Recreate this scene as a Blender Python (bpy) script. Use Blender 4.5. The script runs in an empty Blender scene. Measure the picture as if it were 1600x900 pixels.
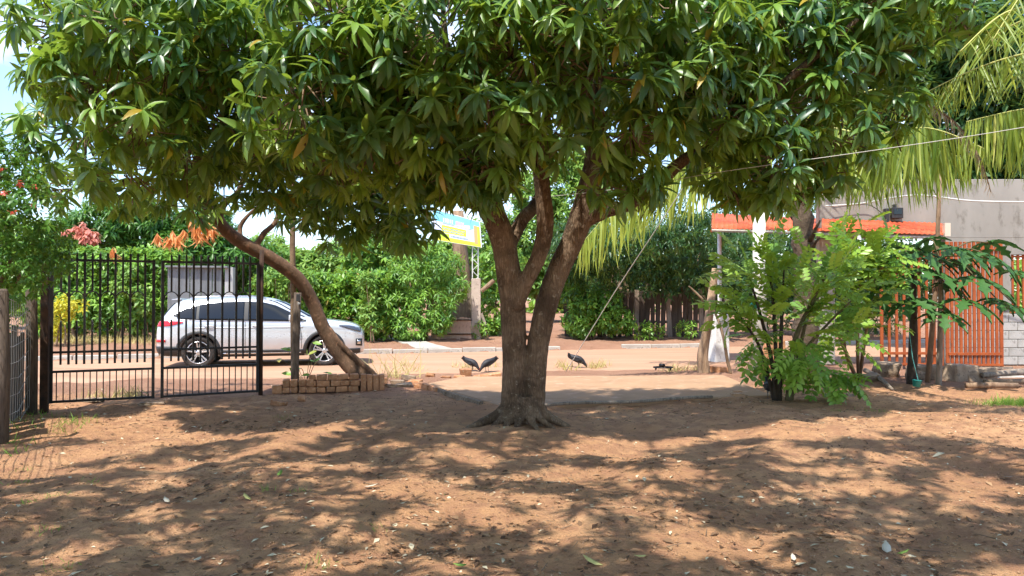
import bpy, bmesh, math, random
import numpy as np
from mathutils import Vector, Matrix

random.seed(7)
RNG = np.random.default_rng(11)
SC = bpy.context.scene
COL = SC.collection

# ------------------------------------------------------------------ camera, sky, sun, exposure
CAM_H, F_PX = 1.55, 1156.0
PITCH = math.atan(17 / F_PX)
cam_data = bpy.data.cameras.new("camera")
cam_data.sensor_width = 36.0
cam_data.lens = 36.0 * F_PX / 1600.0
cam_data.clip_end = 3000.0
cam = bpy.data.objects.new("camera", cam_data)
COL.objects.link(cam)
cam.location = (0, 0, CAM_H)
cam.rotation_euler = (math.pi / 2 + PITCH, 0, 0)
SC.camera = cam

SUN_EL = math.radians(64)
SUN_AZ = math.radians(207)          # measured from +Y (view direction) clockwise: behind the camera, to its left
sun_vec = Vector((math.sin(SUN_AZ) * math.cos(SUN_EL), math.cos(SUN_AZ) * math.cos(SUN_EL), math.sin(SUN_EL)))

world = bpy.data.worlds.new("World")
SC.world = world
world.use_nodes = True
wn, wl = world.node_tree.nodes, world.node_tree.links
wn.clear()
wout = wn.new("ShaderNodeOutputWorld")
wbg = wn.new("ShaderNodeBackground")
sky = wn.new("ShaderNodeTexSky")
sky.sky_type = 'NISHITA'
sky.sun_disc = False
sky.sun_elevation = SUN_EL
sky.sun_rotation = SUN_AZ
sky.air_density = 1.0
sky.dust_density = 0.7
sky.ozone_density = 3.0
wbg.inputs['Strength'].default_value = 0.14
# scattered white cumulus all round the sky
wtc = wn.new("ShaderNodeTexCoord")
wmap = wn.new("ShaderNodeMapping")
wmap.inputs['Scale'].default_value = (2.2, 2.2, 5.0)
wno = wn.new("ShaderNodeTexNoise")
wno.inputs['Scale'].default_value = 1.6
wno.inputs['Detail'].default_value = 7.0
wno.inputs['Roughness'].default_value = 0.55
wra = wn.new("ShaderNodeValToRGB")
wra.color_ramp.elements[0].position = 0.54
wra.color_ramp.elements[0].color = (0, 0, 0, 1)
wra.color_ramp.elements[1].position = 0.74
wra.color_ramp.elements[1].color = (1, 1, 1, 1)
wmx = wn.new("ShaderNodeMix")
wmx.data_type = 'RGBA'
wmx.inputs[7].default_value = (5.6, 5.8, 6.1, 1)
wl.new(wtc.outputs['Generated'], wmap.inputs['Vector'])
wl.new(wmap.outputs['Vector'], wno.inputs['Vector'])
wl.new(wno.outputs['Fac'], wra.inputs['Fac'])
wl.new(wra.outputs['Color'], wmx.inputs[0])
wl.new(sky.outputs['Color'], wmx.inputs[6])
wl.new(wmx.outputs[2], wbg.inputs['Color'])
wl.new(wbg.outputs['Background'], wout.inputs['Surface'])

sun_data = bpy.data.lights.new("sun", 'SUN')
sun_data.energy = 3.1
sun_data.angle = math.radians(0.9)
sun_data.color = (1.0, 0.95, 0.86)
sun = bpy.data.objects.new("sun", sun_data)
COL.objects.link(sun)
sun.rotation_euler = sun_vec.to_track_quat('Z', 'Y').to_euler()
sun.location = sun_vec * 40

SC.view_settings.view_transform = 'Standard'
SC.view_settings.look = 'None'
SC.view_settings.gamma = 1.0
SC.view_settings.exposure = 1.4
SC.view_settings.use_curve_mapping = False
SC.cycles.use_denoising = True
SC.cycles.adaptive_threshold = 0.02
SC.cycles.caustics_reflective = False
SC.cycles.caustics_refractive = False
SC.cycles.max_bounces = 9
SC.cycles.diffuse_bounces = 5
SC.cycles.glossy_bounces = 3
SC.cycles.transmission_bounces = 5
SC.cycles.transparent_max_bounces = 8

# ------------------------------------------------------------------ placing helpers
def P(px, py, Y):
    """World point that lies at depth Y and is seen at pixel (px, py) of the 1600x900 photograph."""
    a, b = (px - 800) / F_PX, (450 - py) / F_PX
    d = Vector((a, math.cos(PITCH) - b * math.sin(PITCH), math.sin(PITCH) + b * math.cos(PITCH)))
    return Vector((0, 0, CAM_H)) + d * (Y / d.y)

def G(px, py, z=0.0):
    a, b = (px - 800) / F_PX, (450 - py) / F_PX
    d = Vector((a, math.cos(PITCH) - b * math.sin(PITCH), math.sin(PITCH) + b * math.cos(PITCH)))
    return Vector((0, 0, CAM_H)) + d * ((z - CAM_H) / d.z)

def lerp(a, b, t):
    return a + (b - a) * t

# ------------------------------------------------------------------ materials
def new_mat(name):
    m = bpy.data.materials.new(name)
    m.use_nodes = True
    n = m.node_tree.nodes
    n.clear()
    out = n.new("ShaderNodeOutputMaterial")
    return m, n, m.node_tree.links, out

def mix_rgb(n, l, fac, a, b, mode='MIX'):
    x = n.new("ShaderNodeMix")
    x.data_type = 'RGBA'
    x.blend_type = mode
    for sock, v in ((0, fac), (6, a), (7, b)):
        if isinstance(v, bpy.types.NodeSocket):
            l.new(v, x.inputs[sock])
        elif sock == 0:
            x.inputs[0].default_value = v
        else:
            x.inputs[sock].default_value = (*v, 1)
    return x.outputs[2]

def noise(n, l, scale, detail=4, rough=0.55, coord='Object', vec_scale=None, distortion=0.0):
    tc = n.new("ShaderNodeTexCoord")
    t = n.new("ShaderNodeTexNoise")
    t.inputs['Scale'].default_value = scale
    t.inputs['Detail'].default_value = detail
    t.inputs['Roughness'].default_value = rough
    t.inputs['Distortion'].default_value = distortion
    if vec_scale:
        mp = n.new("ShaderNodeMapping")
        mp.inputs['Scale'].default_value = vec_scale
        l.new(tc.outputs[coord], mp.inputs['Vector'])
        l.new(mp.outputs['Vector'], t.inputs['Vector'])
    else:
        l.new(tc.outputs[coord], t.inputs['Vector'])
    return t.outputs['Fac']

def ramp(n, l, fac, stops):
    r = n.new("ShaderNodeValToRGB")
    e = r.color_ramp.elements
    while len(e) < len(stops):
        e.new(0.5)
    for i, (p, c) in enumerate(stops):
        e[i].position = p
        e[i].color = (*c, 1) if len(c) == 3 else c
    l.new(fac, r.inputs['Fac'])
    return r.outputs['Color']

def bump(n, l, height, strength=0.3, dist=0.02):
    b = n.new("ShaderNodeBump")
    b.inputs['Strength'].default_value = strength
    b.inputs['Distance'].default_value = dist
    l.new(height, b.inputs['Height'])
    return b.outputs['Normal']

def mat_rough(name, c1, c2, scale=6.0, rough=0.85, c3=None, bump_s=0.3, bump_d=0.01, vec_scale=None, metallic=0.0, spec=0.3, vary=0.0):
    """Weathered surface: two or three tones mixed by noise, with fine relief."""
    m, n, l, out = new_mat(name)
    b = n.new("ShaderNodeBsdfPrincipled")
    f = noise(n, l, scale, 6, 0.6, vec_scale=vec_scale)
    col = ramp(n, l, f, [(0.32, c1), (0.68, c2)])
    if c3:
        f2 = noise(n, l, scale * 2.7, 5, 0.65, vec_scale=vec_scale)
        fac = ramp(n, l, f2, [(0.55, (0, 0, 0)), (0.68, (1, 1, 1))])
        col = mix_rgb(n, l, fac, col, c3)
    if vary:
        oi = n.new("ShaderNodeObjectInfo")
        hsv = n.new("ShaderNodeHueSaturation")
        mr = n.new("ShaderNodeMapRange")
        mr.inputs[3].default_value = 1 - vary
        mr.inputs[4].default_value = 1 + vary
        l.new(oi.outputs['Random'], mr.inputs[0])
        l.new(mr.outputs[0], hsv.inputs['Value'])
        l.new(col, hsv.inputs['Color'])
        col = hsv.outputs['Color']
    l.new(col, b.inputs['Base Color'])
    b.inputs['Roughness'].default_value = rough
    b.inputs['Metallic'].default_value = metallic
    b.inputs['Specular IOR Level'].default_value = spec
    f3 = noise(n, l, scale * 6, 5, 0.65, vec_scale=vec_scale)
    l.new(bump(n, l, f3, bump_s, bump_d), b.inputs['Normal'])
    l.new(b.outputs[0], out.inputs['Surface'])
    return m

def mat_plain(name, c, rough=0.4, metallic=0.0, coat=0.0, spec=0.5, trans=0.0):
    m, n, l, out = new_mat(name)
    b = n.new("ShaderNodeBsdfPrincipled")
    b.inputs['Base Color'].default_value = (*c, 1)
    b.inputs['Roughness'].default_value = rough
    b.inputs['Metallic'].default_value = metallic
    b.inputs['Coat Weight'].default_value = coat
    b.inputs['Coat Roughness'].default_value = 0.05
    b.inputs['Specular IOR Level'].default_value = spec
    b.inputs['Transmission Weight'].default_value = trans
    l.new(b.outputs[0], out.inputs['Surface'])
    return m

def mat_leaf(name, ca, cb, trans_col, trans=0.35, rough=0.38, spec=0.5, cc=None):
    """Leaf: per-leaf tone between ca and cb (cc for the odd yellow one), light shining through."""
    m, n, l, out = new_mat(name)
    at = n.new("ShaderNodeAttribute")
    at.attribute_name = "tint"
    oi = n.new("ShaderNodeObjectInfo")
    add = n.new("ShaderNodeMath"); add.operation = 'ADD'
    sepc = n.new("ShaderNodeSeparateColor"); l.new(oi.outputs['Color'], sepc.inputs[0])
    l.new(at.outputs['Fac'], add.inputs[0]); l.new(sepc.outputs[0], add.inputs[1])
    fr = n.new("ShaderNodeMath"); fr.operation = 'FRACT'
    l.new(add.outputs[0], fr.inputs[0])
    stops = [(0.0, ca), (0.85, cb)]
    if cc:
        stops += [(0.955, cb), (0.985, cc)]
    col = ramp(n, l, fr.outputs[0], stops)
    geo = n.new("ShaderNodeNewGeometry")
    under = mix_rgb(n, l, 0.45, col, trans_col)
    col2 = mix_rgb(n, l, geo.outputs['Backfacing'], col, under)
    b = n.new("ShaderNodeBsdfPrincipled")
    l.new(col2, b.inputs['Base Color'])
    b.inputs['Roughness'].default_value = rough
    b.inputs['Specular IOR Level'].default_value = spec
    t = n.new("ShaderNodeBsdfTranslucent")
    tc = mix_rgb(n, l, 0.4, trans_col, col)
    l.new(tc, t.inputs['Color'])
    mx = n.new("ShaderNodeMixShader")
    mx.inputs[0].default_value = trans
    l.new(b.outputs[0], mx.inputs[1]); l.new(t.outputs[0], mx.inputs[2])
    l.new(mx.outputs[0], out.inputs['Surface'])
    return m

# ------------------------------------------------------------------ object helpers
def tag(o, label=None, cat=None, group=None, kind=None):
    if label: o['label'] = label
    if cat: o['category'] = cat
    if group: o['group'] = group
    if kind: o['kind'] = kind
    return o

def thing(name, loc, label, cat, group=None):
    o = bpy.data.objects.new(name, None)
    o.empty_display_size = 0.2
    COL.objects.link(o)
    o.location = loc
    return tag(o, label, cat, group)

def base_of(o):
    v = Vector((0, 0, 0))
    while o is not None:
        v = v + o.location
        o = o.parent
    return v

def link(name, mesh, parent=None, loc=None, rot=None, scale=None, mat=None):
    """Link an object that shares mesh data; loc is in its parent's space."""
    o = bpy.data.objects.new(name, mesh)
    COL.objects.link(o)
    if parent is not None: o.parent = parent
    if loc is not None: o.location = loc
    if rot is not None: o.rotation_euler = rot
    if scale is not None: o.scale = scale
    if mat is not None and not mesh.materials: mesh.materials.append(mat)
    return o

class MB:
    """Collects boxes, tubes, lathes and prisms in world coordinates into one mesh object."""
    def __init__(s):
        s.v, s.f = [], []
    def add(s, vs, fs):
        k = len(s.v)
        s.v += [tuple(v) for v in vs]
        s.f += [tuple(i + k for i in f) for f in fs]
        return s
    def box(s, c, size, rz=0.0, rot=None, taper=1.0, jit=0.0):
        R = rot if rot is not None else Matrix.Rotation(rz, 3, 'Z')
        c = Vector(c); hx, hy, hz = size[0] / 2, size[1] / 2, size[2] / 2
        vs = []
        for z in (-1, 1):
            t = taper if z > 0 else 1.0
            for x, y in ((-1, -1), (1, -1), (1, 1), (-1, 1)):
                p = Vector((x * hx * t, y * hy * t, z * hz))
                if jit: p += Vector((random.uniform(-jit, jit), random.uniform(-jit, jit), random.uniform(-jit, jit)))
                vs.append(c + R @ p)
        return s.add(vs, [(3, 2, 1, 0), (4, 5, 6, 7), (0, 1, 5, 4), (1, 2, 6, 5), (2, 3, 7, 6), (3, 0, 4, 7)])
    def tube(s, pts, rad, n=8, cap=True, wob=0.0, squash=1.0):
        pts = [Vector(p) for p in pts]
        m = len(pts)
        if not hasattr(rad, '__len__'): rad = [rad] * m
        up = None; vs, fs = [], []
        for i, p in enumerate(pts):
            d = (pts[min(i + 1, m - 1)] - pts[max(i - 1, 0)]).normalized()
            if up is None:
                up = Vector((0, 0, 1)) if abs(d.z) < 0.9 else Vector((0, 1, 0))
            sx = d.cross(up).normalized(); up = sx.cross(d).normalized()
            for k in range(n):
                a = 2 * math.pi * k / n
                r = rad[i] * (1 + (random.uniform(-wob, wob) if wob else 0))
                vs.append(p + sx * (math.cos(a) * r) + up * (math.sin(a) * r * squash))
        for i in range(m - 1):
            for k in range(n):
                fs.append((i * n + k, i * n + (k + 1) % n, (i + 1) * n + (k + 1) % n, (i + 1) * n + k))
        if cap:
            fs.append(tuple(range(n - 1, -1, -1)))
            fs.append(tuple(range((m - 1) * n, m * n)))
        return s.add(vs, fs)
    def lathe(s, prof, axis_p, axis_d, n=24, close=False):
        """prof: (radius, height along axis) pairs."""
        d = Vector(axis_d).normalized(); p0 = Vector(axis_p)
        u = d.orthogonal().normalized(); w = d.cross(u)
        vs, fs = [], []
        for r, h in prof:
            for k in range(n):
                a = 2 * math.pi * k / n
                vs.append(p0 + d * h + (u * math.cos(a) + w * math.sin(a)) * r)
        m = len(prof)
        for i in range(m - 1 + (1 if close else 0)):
            j = (i + 1) % m
            for k in range(n):
                fs.append((i * n + k, i * n + (k + 1) % n, j * n + (k + 1) % n, j * n + k))
        if not close:
            fs.append(tuple(range(n - 1, -1, -1)))
            fs.append(tuple(range((m - 1) * n, m * n)))
        return s.add(vs, fs)
    def prism(s, outline, off):
        """outline: 3-D loop; off: extrusion vector."""
        n = len(outline); off = Vector(off)
        a = [Vector(p) for p in outline]; b = [p + off for p in a]
        fs = [tuple(range(n - 1, -1, -1)), tuple(range(n, 2 * n))]
        fs += [(i, (i + 1) % n, n + (i + 1) % n, n + i) for i in range(n)]
        return s.add(a + b, fs)
    def mesh(s, name, mat, base=Vector((0, 0, 0)), smooth=False, bevel=0.0, segs=1, fix=True):
        me = bpy.data.meshes.new(name)
        me.from_pydata([tuple(Vector(v) - base) for v in s.v], [], s.f)
        if fix or bevel:
            bm = bmesh.new(); bm.from_mesh(me)
            bmesh.ops.recalc_face_normals(bm, faces=bm.faces)
            if bevel:
                es = [e for e in bm.edges if len(e.link_faces) == 2 and e.calc_face_angle(0) > 0.5]
                bmesh.ops.bevel(bm, geom=es, offset=bevel, segments=segs, affect='EDGES', profile=0.5)
            bm.to_mesh(me); bm.free()
        if mat is not None: me.materials.append(mat)
        if smooth:
            me.polygons.foreach_set('use_smooth', [True] * len(me.polygons))
        return me
    def build(s, name, mat, parent=None, smooth=False, bevel=0.0, segs=1, fix=True):
        me = s.mesh(name, mat, base_of(parent) if parent else Vector((0, 0, 0)), smooth, bevel, segs, fix)
        return link(name, me, parent)
    def solo(s, name, mat, base, label, cat, group=None, **kw):
        """One-mesh thing with its origin at base."""
        base = Vector(base)
        me = s.mesh(name, mat, base, **kw)
        o = link(name, me, None, base)
        return tag(o, label, cat, group)

def np_mesh(name, V, F, mat, tint=None, smooth=False):
    me = bpy.data.meshes.new(name)
    V = np.ascontiguousarray(V, dtype=np.float32); F = np.ascontiguousarray(F, dtype=np.int32)
    me.vertices.add(len(V)); me.vertices.foreach_set('co', V.ravel())
    k = F.shape[1]
    me.loops.add(F.size); me.loops.foreach_set('vertex_index', F.ravel())
    me.polygons.add(len(F))
    me.polygons.foreach_set('loop_start', np.arange(0, F.size, k, dtype=np.int32))
    me.update(calc_edges=True)
    if smooth: me.polygons.foreach_set('use_smooth', np.ones(len(F), dtype=bool))
    if tint is not None:
        a = me.attributes.new('tint', 'FLOAT', 'POINT')
        a.data.foreach_set('value', np.ascontiguousarray(tint, dtype=np.float32))
    if mat is not None: me.materials.append(mat)
    me.validate()
    return me

def nrm(a):
    return a / np.maximum(np.linalg.norm(a, axis=-1, keepdims=True), 1e-9)

# ------------------------------------------------------------------ leaves
def leaf_template(stations, widths, fold=0.25, droop=0.25, wave=0.0):
    """A folded, drooping blade of length 1 along +Y, normal +Z: columns left, midrib, right."""
    V, F = [], []
    for i, (t, w) in enumerate(zip(stations, widths)):
        z = -droop * t * t
        y = t * (1 - 0.18 * droop * t)
        wz = wave * math.sin(i * 2.1)
        V += [(-w, y, z + fold * w + wz), (0, y, z), (w, y, z + fold * w - wz)]
    for i in range(len(stations) - 1):
        a = i * 3
        F += [(a, a + 1, a + 4, a + 3), (a + 1, a + 2, a + 5, a + 4)]
    return np.array(V), np.array(F)

MANGO = leaf_template([0, .1, .3, .55, .8, 1], [.008, .05, .115, .12, .075, .004], 0.35, 0.33, 0.006)
MANGO_FAR = leaf_template([0, .35, .75, 1], [.01, .12, .085, .004], 0.35, 0.3)
OVAL8 = leaf_template([0, .5, 1], [.03, .21, .01], 0.2, 0.2)
MANGO8 = leaf_template([0, .5, 1], [.02, .13, .005], 0.35, 0.3)
KITE = (np.array([(0, 0, 0), (-.22, .5, .02), (0, 1, -.18), (.22, .5, .02)]), np.array([(0, 3, 2, 1)]))
OVAL = leaf_template([0, .3, .7, 1], [.02, .2, .19, .01], 0.2, 0.18)
BLADE = leaf_template([0, .12, .4, .72, 1], [.014, .026, .027, .018, .002], 0.5, 0.12)

def frames(d, up):
    """Rotation matrices whose columns are side, direction, normal."""
    d = nrm(d)
    s = nrm(np.cross(d, up))
    n = np.cross(s, d)
    return np.stack([s, d, n], axis=-1)

def instance(tpl, R, pos, sc):
    V, F = tpl
    k = len(V)
    W = np.einsum('nij,kj->nki', R, V) * sc[:, None, None] + pos[:, None, :]
    FF = F[None] + (np.arange(len(pos)) * k)[:, None, None]
    return W.reshape(-1, 3), FF.reshape(-1, F.shape[1])

def leaf_cloud(name, tpl, R, pos, sc, mat, parent=None, tint=None, base=None):
    if base is None: base = base_of(parent) if parent else Vector((0, 0, 0))
    V, F = instance(tpl, R, pos - np.array(base), sc)
    if tint is None: tint = RNG.random(len(pos))
    me = np_mesh(name, V, F, mat, np.repeat(tint, len(tpl[0])), smooth=True)
    return link(name, me, parent)

_leaf_meshes = {}
def leaf_objects(name, tpl, key, R, pos, sc, mat, parent, tint=None):
    """Single leaves that share one mesh, each an object under its plant."""
    if key not in _leaf_meshes:
        _leaf_meshes[key] = np_mesh(name, tpl[0], tpl[1], mat, np.zeros(len(tpl[0])), smooth=True)
    me = _leaf_meshes[key]
    b = np.array(base_of(parent))
    for i in range(len(pos)):
        o = bpy.data.objects.new(name, me)
        COL.objects.link(o); o.parent = parent
        M = np.eye(4); M[:3, :3] = R[i] * sc[i]; M[:3, 3] = pos[i] - b
        o.matrix_basis = Matrix(M.tolist())
        t = float(tint[i]) if tint is not None else random.random()
        o.color = (t, t, t, 1)

def in_view(p):
    """How a point falls in the frame: (px, py, depth) arrays."""
    y = np.maximum(p[:, 1], 0.1)
    return 800 + p[:, 0] / y * F_PX, 467 - (p[:, 2] - CAM_H) / y * F_PX, p[:, 1]

def sample_clumps(clumps, spacing, shell=0.55, flat=1.0):
    """Points with outward directions spread through a set of (centre, radii) ellipsoids, kept a little apart."""
    pts, outs, idx = [], [], []
    for ci, (c, r, dens) in enumerate(clumps):
        c = np.array(c); r = np.array(r)
        area = 4 * math.pi * ((r[0] * r[1]) ** 1.6 / 3 + (r[0] * r[2]) ** 1.6 / 3 + (r[1] * r[2]) ** 1.6 / 3) ** (1 / 1.6)
        n = int(area / spacing ** 2 * dens)
        d = nrm(RNG.normal(size=(n, 3)))
        rad = shell + (1 - shell) * RNG.random(n) ** 0.6
        pts.append(c + d * r * rad[:, None])
        outs.append(nrm(d / r))
        idx.append(np.full(n, ci))
    pts, outs, idx = np.concatenate(pts), np.concatenate(outs), np.concatenate(idx)
    # thin out points that crowd each other
    keep, cell = [], {}
    s = spacing * 0.62
    for i in RNG.permutation(len(pts)):
        k = tuple((pts[i] // s).astype(int))
        if k in cell: continue
        cell[k] = 1; keep.append(i)
    keep = np.array(keep)
    return pts[keep], outs[keep], idx[keep]

def rosettes(pts, outs, nleaf=(9, 15), length=(0.17, 0.26), droop=(0.15, 0.9), lift=0.35):
    """Whorls of leaves at twig ends, hanging outward and down."""
    D, U, Q, S, W = [], [], [], [], []
    for i in range(len(pts)):
        k = random.randint(*nleaf)
        a = nrm(outs[i] * 0.8 + np.array([0, 0, lift]) + RNG.normal(size=3) * 0.25)
        u = nrm(np.cross(a, RNG.normal(size=3))); w = np.cross(a, u)
        ph = np.arange(k) * 2.39996 + random.random() * 6.28
        rad = np.cos(ph)[:, None] * u + np.sin(ph)[:, None] * w
        el = np.linspace(0.95, -0.25, k)[:, None]
        dr = RNG.uniform(droop[0], droop[1], (k, 1))
        d = nrm(rad + a * el + np.array([0, 0, -1.0]) * dr)
        up = nrm(a * 0.6 + np.array([0, 0, 0.8]) + RNG.normal(size=(k, 3)) * 0.22)
        L = (length[0] + (length[1] - length[0]) * random.betavariate(1.6, 1.6)) * (1 - 0.25 * np.abs(el[:, 0] - 0.2)) * RNG.uniform(0.85, 1.15, k)
        D.append(d); U.append(up); S.append(L); W.append(np.full(k, i))
        Q.append(pts[i] + a * (0.05 * (el - 0.3)))
    D, U, Q, S, W = map(np.concatenate, (D, U, Q, S, W))
    return frames(D, U), Q, S, W
# ------------------------------------------------------------------ shared materials
M_MANGO = mat_leaf("mango_leaf", (0.026, 0.105, 0.042), (0.20, 0.34, 0.05), (0.42, 0.58, 0.05), 0.33, 0.38, 0.6, (0.38, 0.27, 0.03))
def bark_mat(name, c1, c2, c3, vs=(1, 1, .16), scale=7.0):
    """Furrowed bark: upright plates parted by dark cracks, blotched with pale lichen."""
    m, n, l, out = new_mat(name)
    b = n.new("ShaderNodeBsdfPrincipled")
    tc = n.new("ShaderNodeTexCoord"); mp = n.new("ShaderNodeMapping"); mp.inputs['Scale'].default_value = vs
    l.new(tc.outputs['Object'], mp.inputs['Vector'])
    wob = n.new("ShaderNodeTexNoise"); wob.inputs['Scale'].default_value = 6; wob.inputs['Detail'].default_value = 4
    l.new(mp.outputs['Vector'], wob.inputs['Vector'])
    va = n.new("ShaderNodeVectorMath"); va.operation = 'MULTIPLY_ADD'
    l.new(wob.outputs['Color'], va.inputs[0]); va.inputs[1].default_value = (.22, .22, .22); l.new(mp.outputs['Vector'], va.inputs[2])
    vo = n.new("ShaderNodeTexVoronoi"); vo.feature = 'DISTANCE_TO_EDGE'; vo.inputs['Scale'].default_value = scale * 5.5
    l.new(va.outputs[0], vo.inputs['Vector'])
    crack = ramp(n, l, vo.outputs['Distance'], [(0.0, (0, 0, 0)), (0.22, (1, 1, 1))])
    big = noise(n, l, 3.0, 6, .65)
    col = ramp(n, l, big, [(.40, c1), (.60, c2)])
    pale = ramp(n, l, noise(n, l, 14.0, 5, .7), [(.58, (0, 0, 0)), (.66, (.75, .75, .75))])
    col = mix_rgb(n, l, pale, col, c3)
    dark = mix_rgb(n, l, 1.0, col, (.70, .68, .66), 'MULTIPLY')
    col = mix_rgb(n, l, crack, dark, col)
    l.new(col, b.inputs['Base Color']); b.inputs['Roughness'].default_value = .95; b.inputs['Specular IOR Level'].default_value = .12
    fine = noise(n, l, 45, 5, .7, vec_scale=(1, 1, .4))
    hh = n.new("ShaderNodeMath"); hh.operation = 'MULTIPLY_ADD'; l.new(fine, hh.inputs[0]); hh.inputs[1].default_value = .9; l.new(crack, hh.inputs[2])
    l.new(bump(n, l, hh.outputs[0], .8, .014), b.inputs['Normal'])
    l.new(b.outputs[0], out.inputs['Surface'])
    return m
M_BARK = bark_mat("mango_bark", (0.115, 0.077, 0.050), (0.25, 0.172, 0.112), (0.38, 0.31, 0.23))
M_TWIG = mat_rough("twig_bark", (0.15, 0.10, 0.065), (0.27, 0.19, 0.12), 9, 0.9, None, 0.5, 0.01)
M_BRICK = mat_rough("clay_brick", (0.33, 0.15, 0.075), (0.52, 0.26, 0.13), 9, 0.95, (0.50, 0.36, 0.24), 0.6, 0.006, vary=0.18)
M_CONC = mat_rough("weathered_concrete", (0.34, 0.31, 0.27), (0.50, 0.46, 0.40), 3, 0.93, (0.22, 0.20, 0.17), 0.4, 0.006)
M_WHITEWASH = mat_rough("whitewashed_concrete", (0.62, 0.60, 0.56), (0.78, 0.77, 0.74), 5, 0.9, (0.45, 0.41, 0.36), 0.3, 0.005)
M_WOOD = mat_rough("old_wood", (0.17, 0.105, 0.065), (0.34, 0.23, 0.15), 7, 0.92, (0.10, 0.065, 0.04), 0.8, 0.015, (1.6, 1.6, 0.25))
M_WOODGREY = mat_rough("grey_wood", (0.17, 0.13, 0.10), (0.33, 0.27, 0.21), 8, 0.95, (0.09, 0.07, 0.055), 0.8, 0.012, (1.8, 1.8, 0.22))
M_IRON = mat_rough("black_iron", (0.006, 0.006, 0.006), (0.014, 0.013, 0.012), 14, 0.5, (0.05, 0.024, 0.014), 0.2, 0.002, spec=0.4)
M_RUST = mat_rough("rusty_iron", (0.022, 0.015, 0.012), (0.075, 0.036, 0.020), 9, 0.8, (0.02, 0.015, 0.013), 0.4, 0.003)
M_WIRE = mat_plain("galvanised_wire", (0.34, 0.33, 0.31), 0.5, 0.7)
M_CABLE = mat_plain("pale_cable", (0.55, 0.54, 0.50), 0.6)
M_DARKCABLE = mat_plain("dark_cable", (0.03, 0.03, 0.035), 0.7)
M_STONE = mat_rough("field_stone", (0.22, 0.15, 0.10), (0.40, 0.30, 0.21), 6, 0.95, (0.14, 0.10, 0.075), 0.7, 0.02, vary=0.2)

# ------------------------------------------------------------------ setting: ground, road, kerb
KS = 0.287                                    # the road runs to the right and away
def kerb_y(x): return 21.83 + KS * x
def road_y(x): return 15.6 + KS * x

def ground_mat():
    m, n, l, out = new_mat("red_soil")
    b = n.new("ShaderNodeBsdfPrincipled")
    tc = n.new("ShaderNodeTexCoord")
    big = noise(n, l, 0.55, 5, 0.6)
    soil = ramp(n, l, big, [(0.30, (0.47, 0.242, 0.122)), (0.50, (0.61, 0.335, 0.172)), (0.70, (0.71, 0.42, 0.228))])
    mid = noise(n, l, 5.0, 6, 0.65)
    soil = mix_rgb(n, l, ramp(n, l, mid, [(0.42, (0, 0, 0)), (0.60, (0.85, 0.85, 0.85))]), soil, (0.42, 0.215, 0.122))
    fine = noise(n, l, 38.0, 5, 0.7)
    soil = mix_rgb(n, l, ramp(n, l, fine, [(0.60, (0, 0, 0)), (0.70, (0.8, 0.8, 0.8))]), soil, (0.20, 0.098, 0.055))
    fine2 = noise(n, l, 55.0, 4, 0.7, vec_scale=(1, 1.6, 1))
    soil = mix_rgb(n, l, ramp(n, l, fine2, [(0.64, (0, 0, 0)), (0.72, (0.5, 0.5, 0.5))]), soil, (0.60, 0.40, 0.25))
    # pale washed sand outside the yard
    sand = ramp(n, l, noise(n, l, 1.3, 6, 0.6), [(0.3, (0.33, 0.172, 0.107)), (0.7, (0.405, 0.227, 0.147))])
    sand = mix_rgb(n, l, ramp(n, l, noise(n, l, 30, 4, 0.7), [(0.58, (0, 0, 0)), (0.70, (0.5, 0.5, 0.5))]), sand, (0.42, 0.24, 0.14))
    sep = n.new("ShaderNodeSeparateXYZ"); l.new(tc.outputs['Object'], sep.inputs[0])
    wob = n.new("ShaderNodeMath"); wob.operation = 'MULTIPLY_ADD'
    l.new(noise(n, l, 0.7, 4, 0.6), wob.inputs[0]); wob.inputs[1].default_value = 3.0; l.new(sep.outputs['Y'], wob.inputs[2])
    kx = n.new("ShaderNodeMath"); kx.operation = 'MULTIPLY_ADD'
    l.new(sep.outputs['X'], kx.inputs[0]); kx.inputs[1].default_value = -0.12; l.new(wob.outputs[0], kx.inputs[2])
    mr = n.new("ShaderNodeMapRange"); mr.inputs[1].default_value = 13.2; mr.inputs[2].default_value = 14.6
    l.new(kx.outputs[0], mr.inputs[0])
    col = mix_rgb(n, l, mr.outputs[0], soil, sand)
    l.new(col, b.inputs['Base Color'])
    b.inputs['Roughness'].default_value = 0.95
    b.inputs['Specular IOR Level'].default_value = 0.15
    hs = n.new("ShaderNodeMath"); hs.operation = 'ADD'
    l.new(fine, hs.inputs[0]); l.new(mid, hs.inputs[1])
    l.new(bump(n, l, hs.outputs[0], 1.0, 0.06), b.inputs['Normal'])
    l.new(b.outputs[0], out.inputs['Surface'])
    return m
M_SOIL = ground_mat()

_k = RNG.normal(size=(26, 2)); _k = nrm(_k) * np.geomspace(0.7, 26.0, 26)[:, None]; _ph = RNG.random(26) * 6.28
def relief(x, y):
    z = np.zeros_like(x)
    for (kx, ky), ph in zip(_k, _ph):
        w = math.hypot(kx, ky)
        z += np.sin(kx * x + ky * y + ph + 0.8 * np.sin(0.5 * ky * x - 0.4 * kx * y)) * (0.012 / (1 + 0.10 * w) ** 1.0)
    return z
def ground_z(x, y):
    x = np.asarray(x, dtype=float); y = np.asarray(y, dtype=float)
    yard = np.clip((13.6 + 0.12 * x - y) / 1.5, 0, 1)
    z = relief(x, y) * (0.10 + 0.9 * yard)
    beyond = y - (kerb_y(x) + 0.06)
    z = np.where(beyond > 0, 0.11 + 0.22 * np.clip(beyond / 4, 0, 1) + relief(x, y) * 0.8, z - 0.02 * np.clip((y - 14) / 3, 0, 1))
    # a little mound round the big tree
    z = z + 0.05 * np.exp(-((x - 0.15) ** 2 + (y - 9.05) ** 2) / 0.9)
    return z
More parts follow.
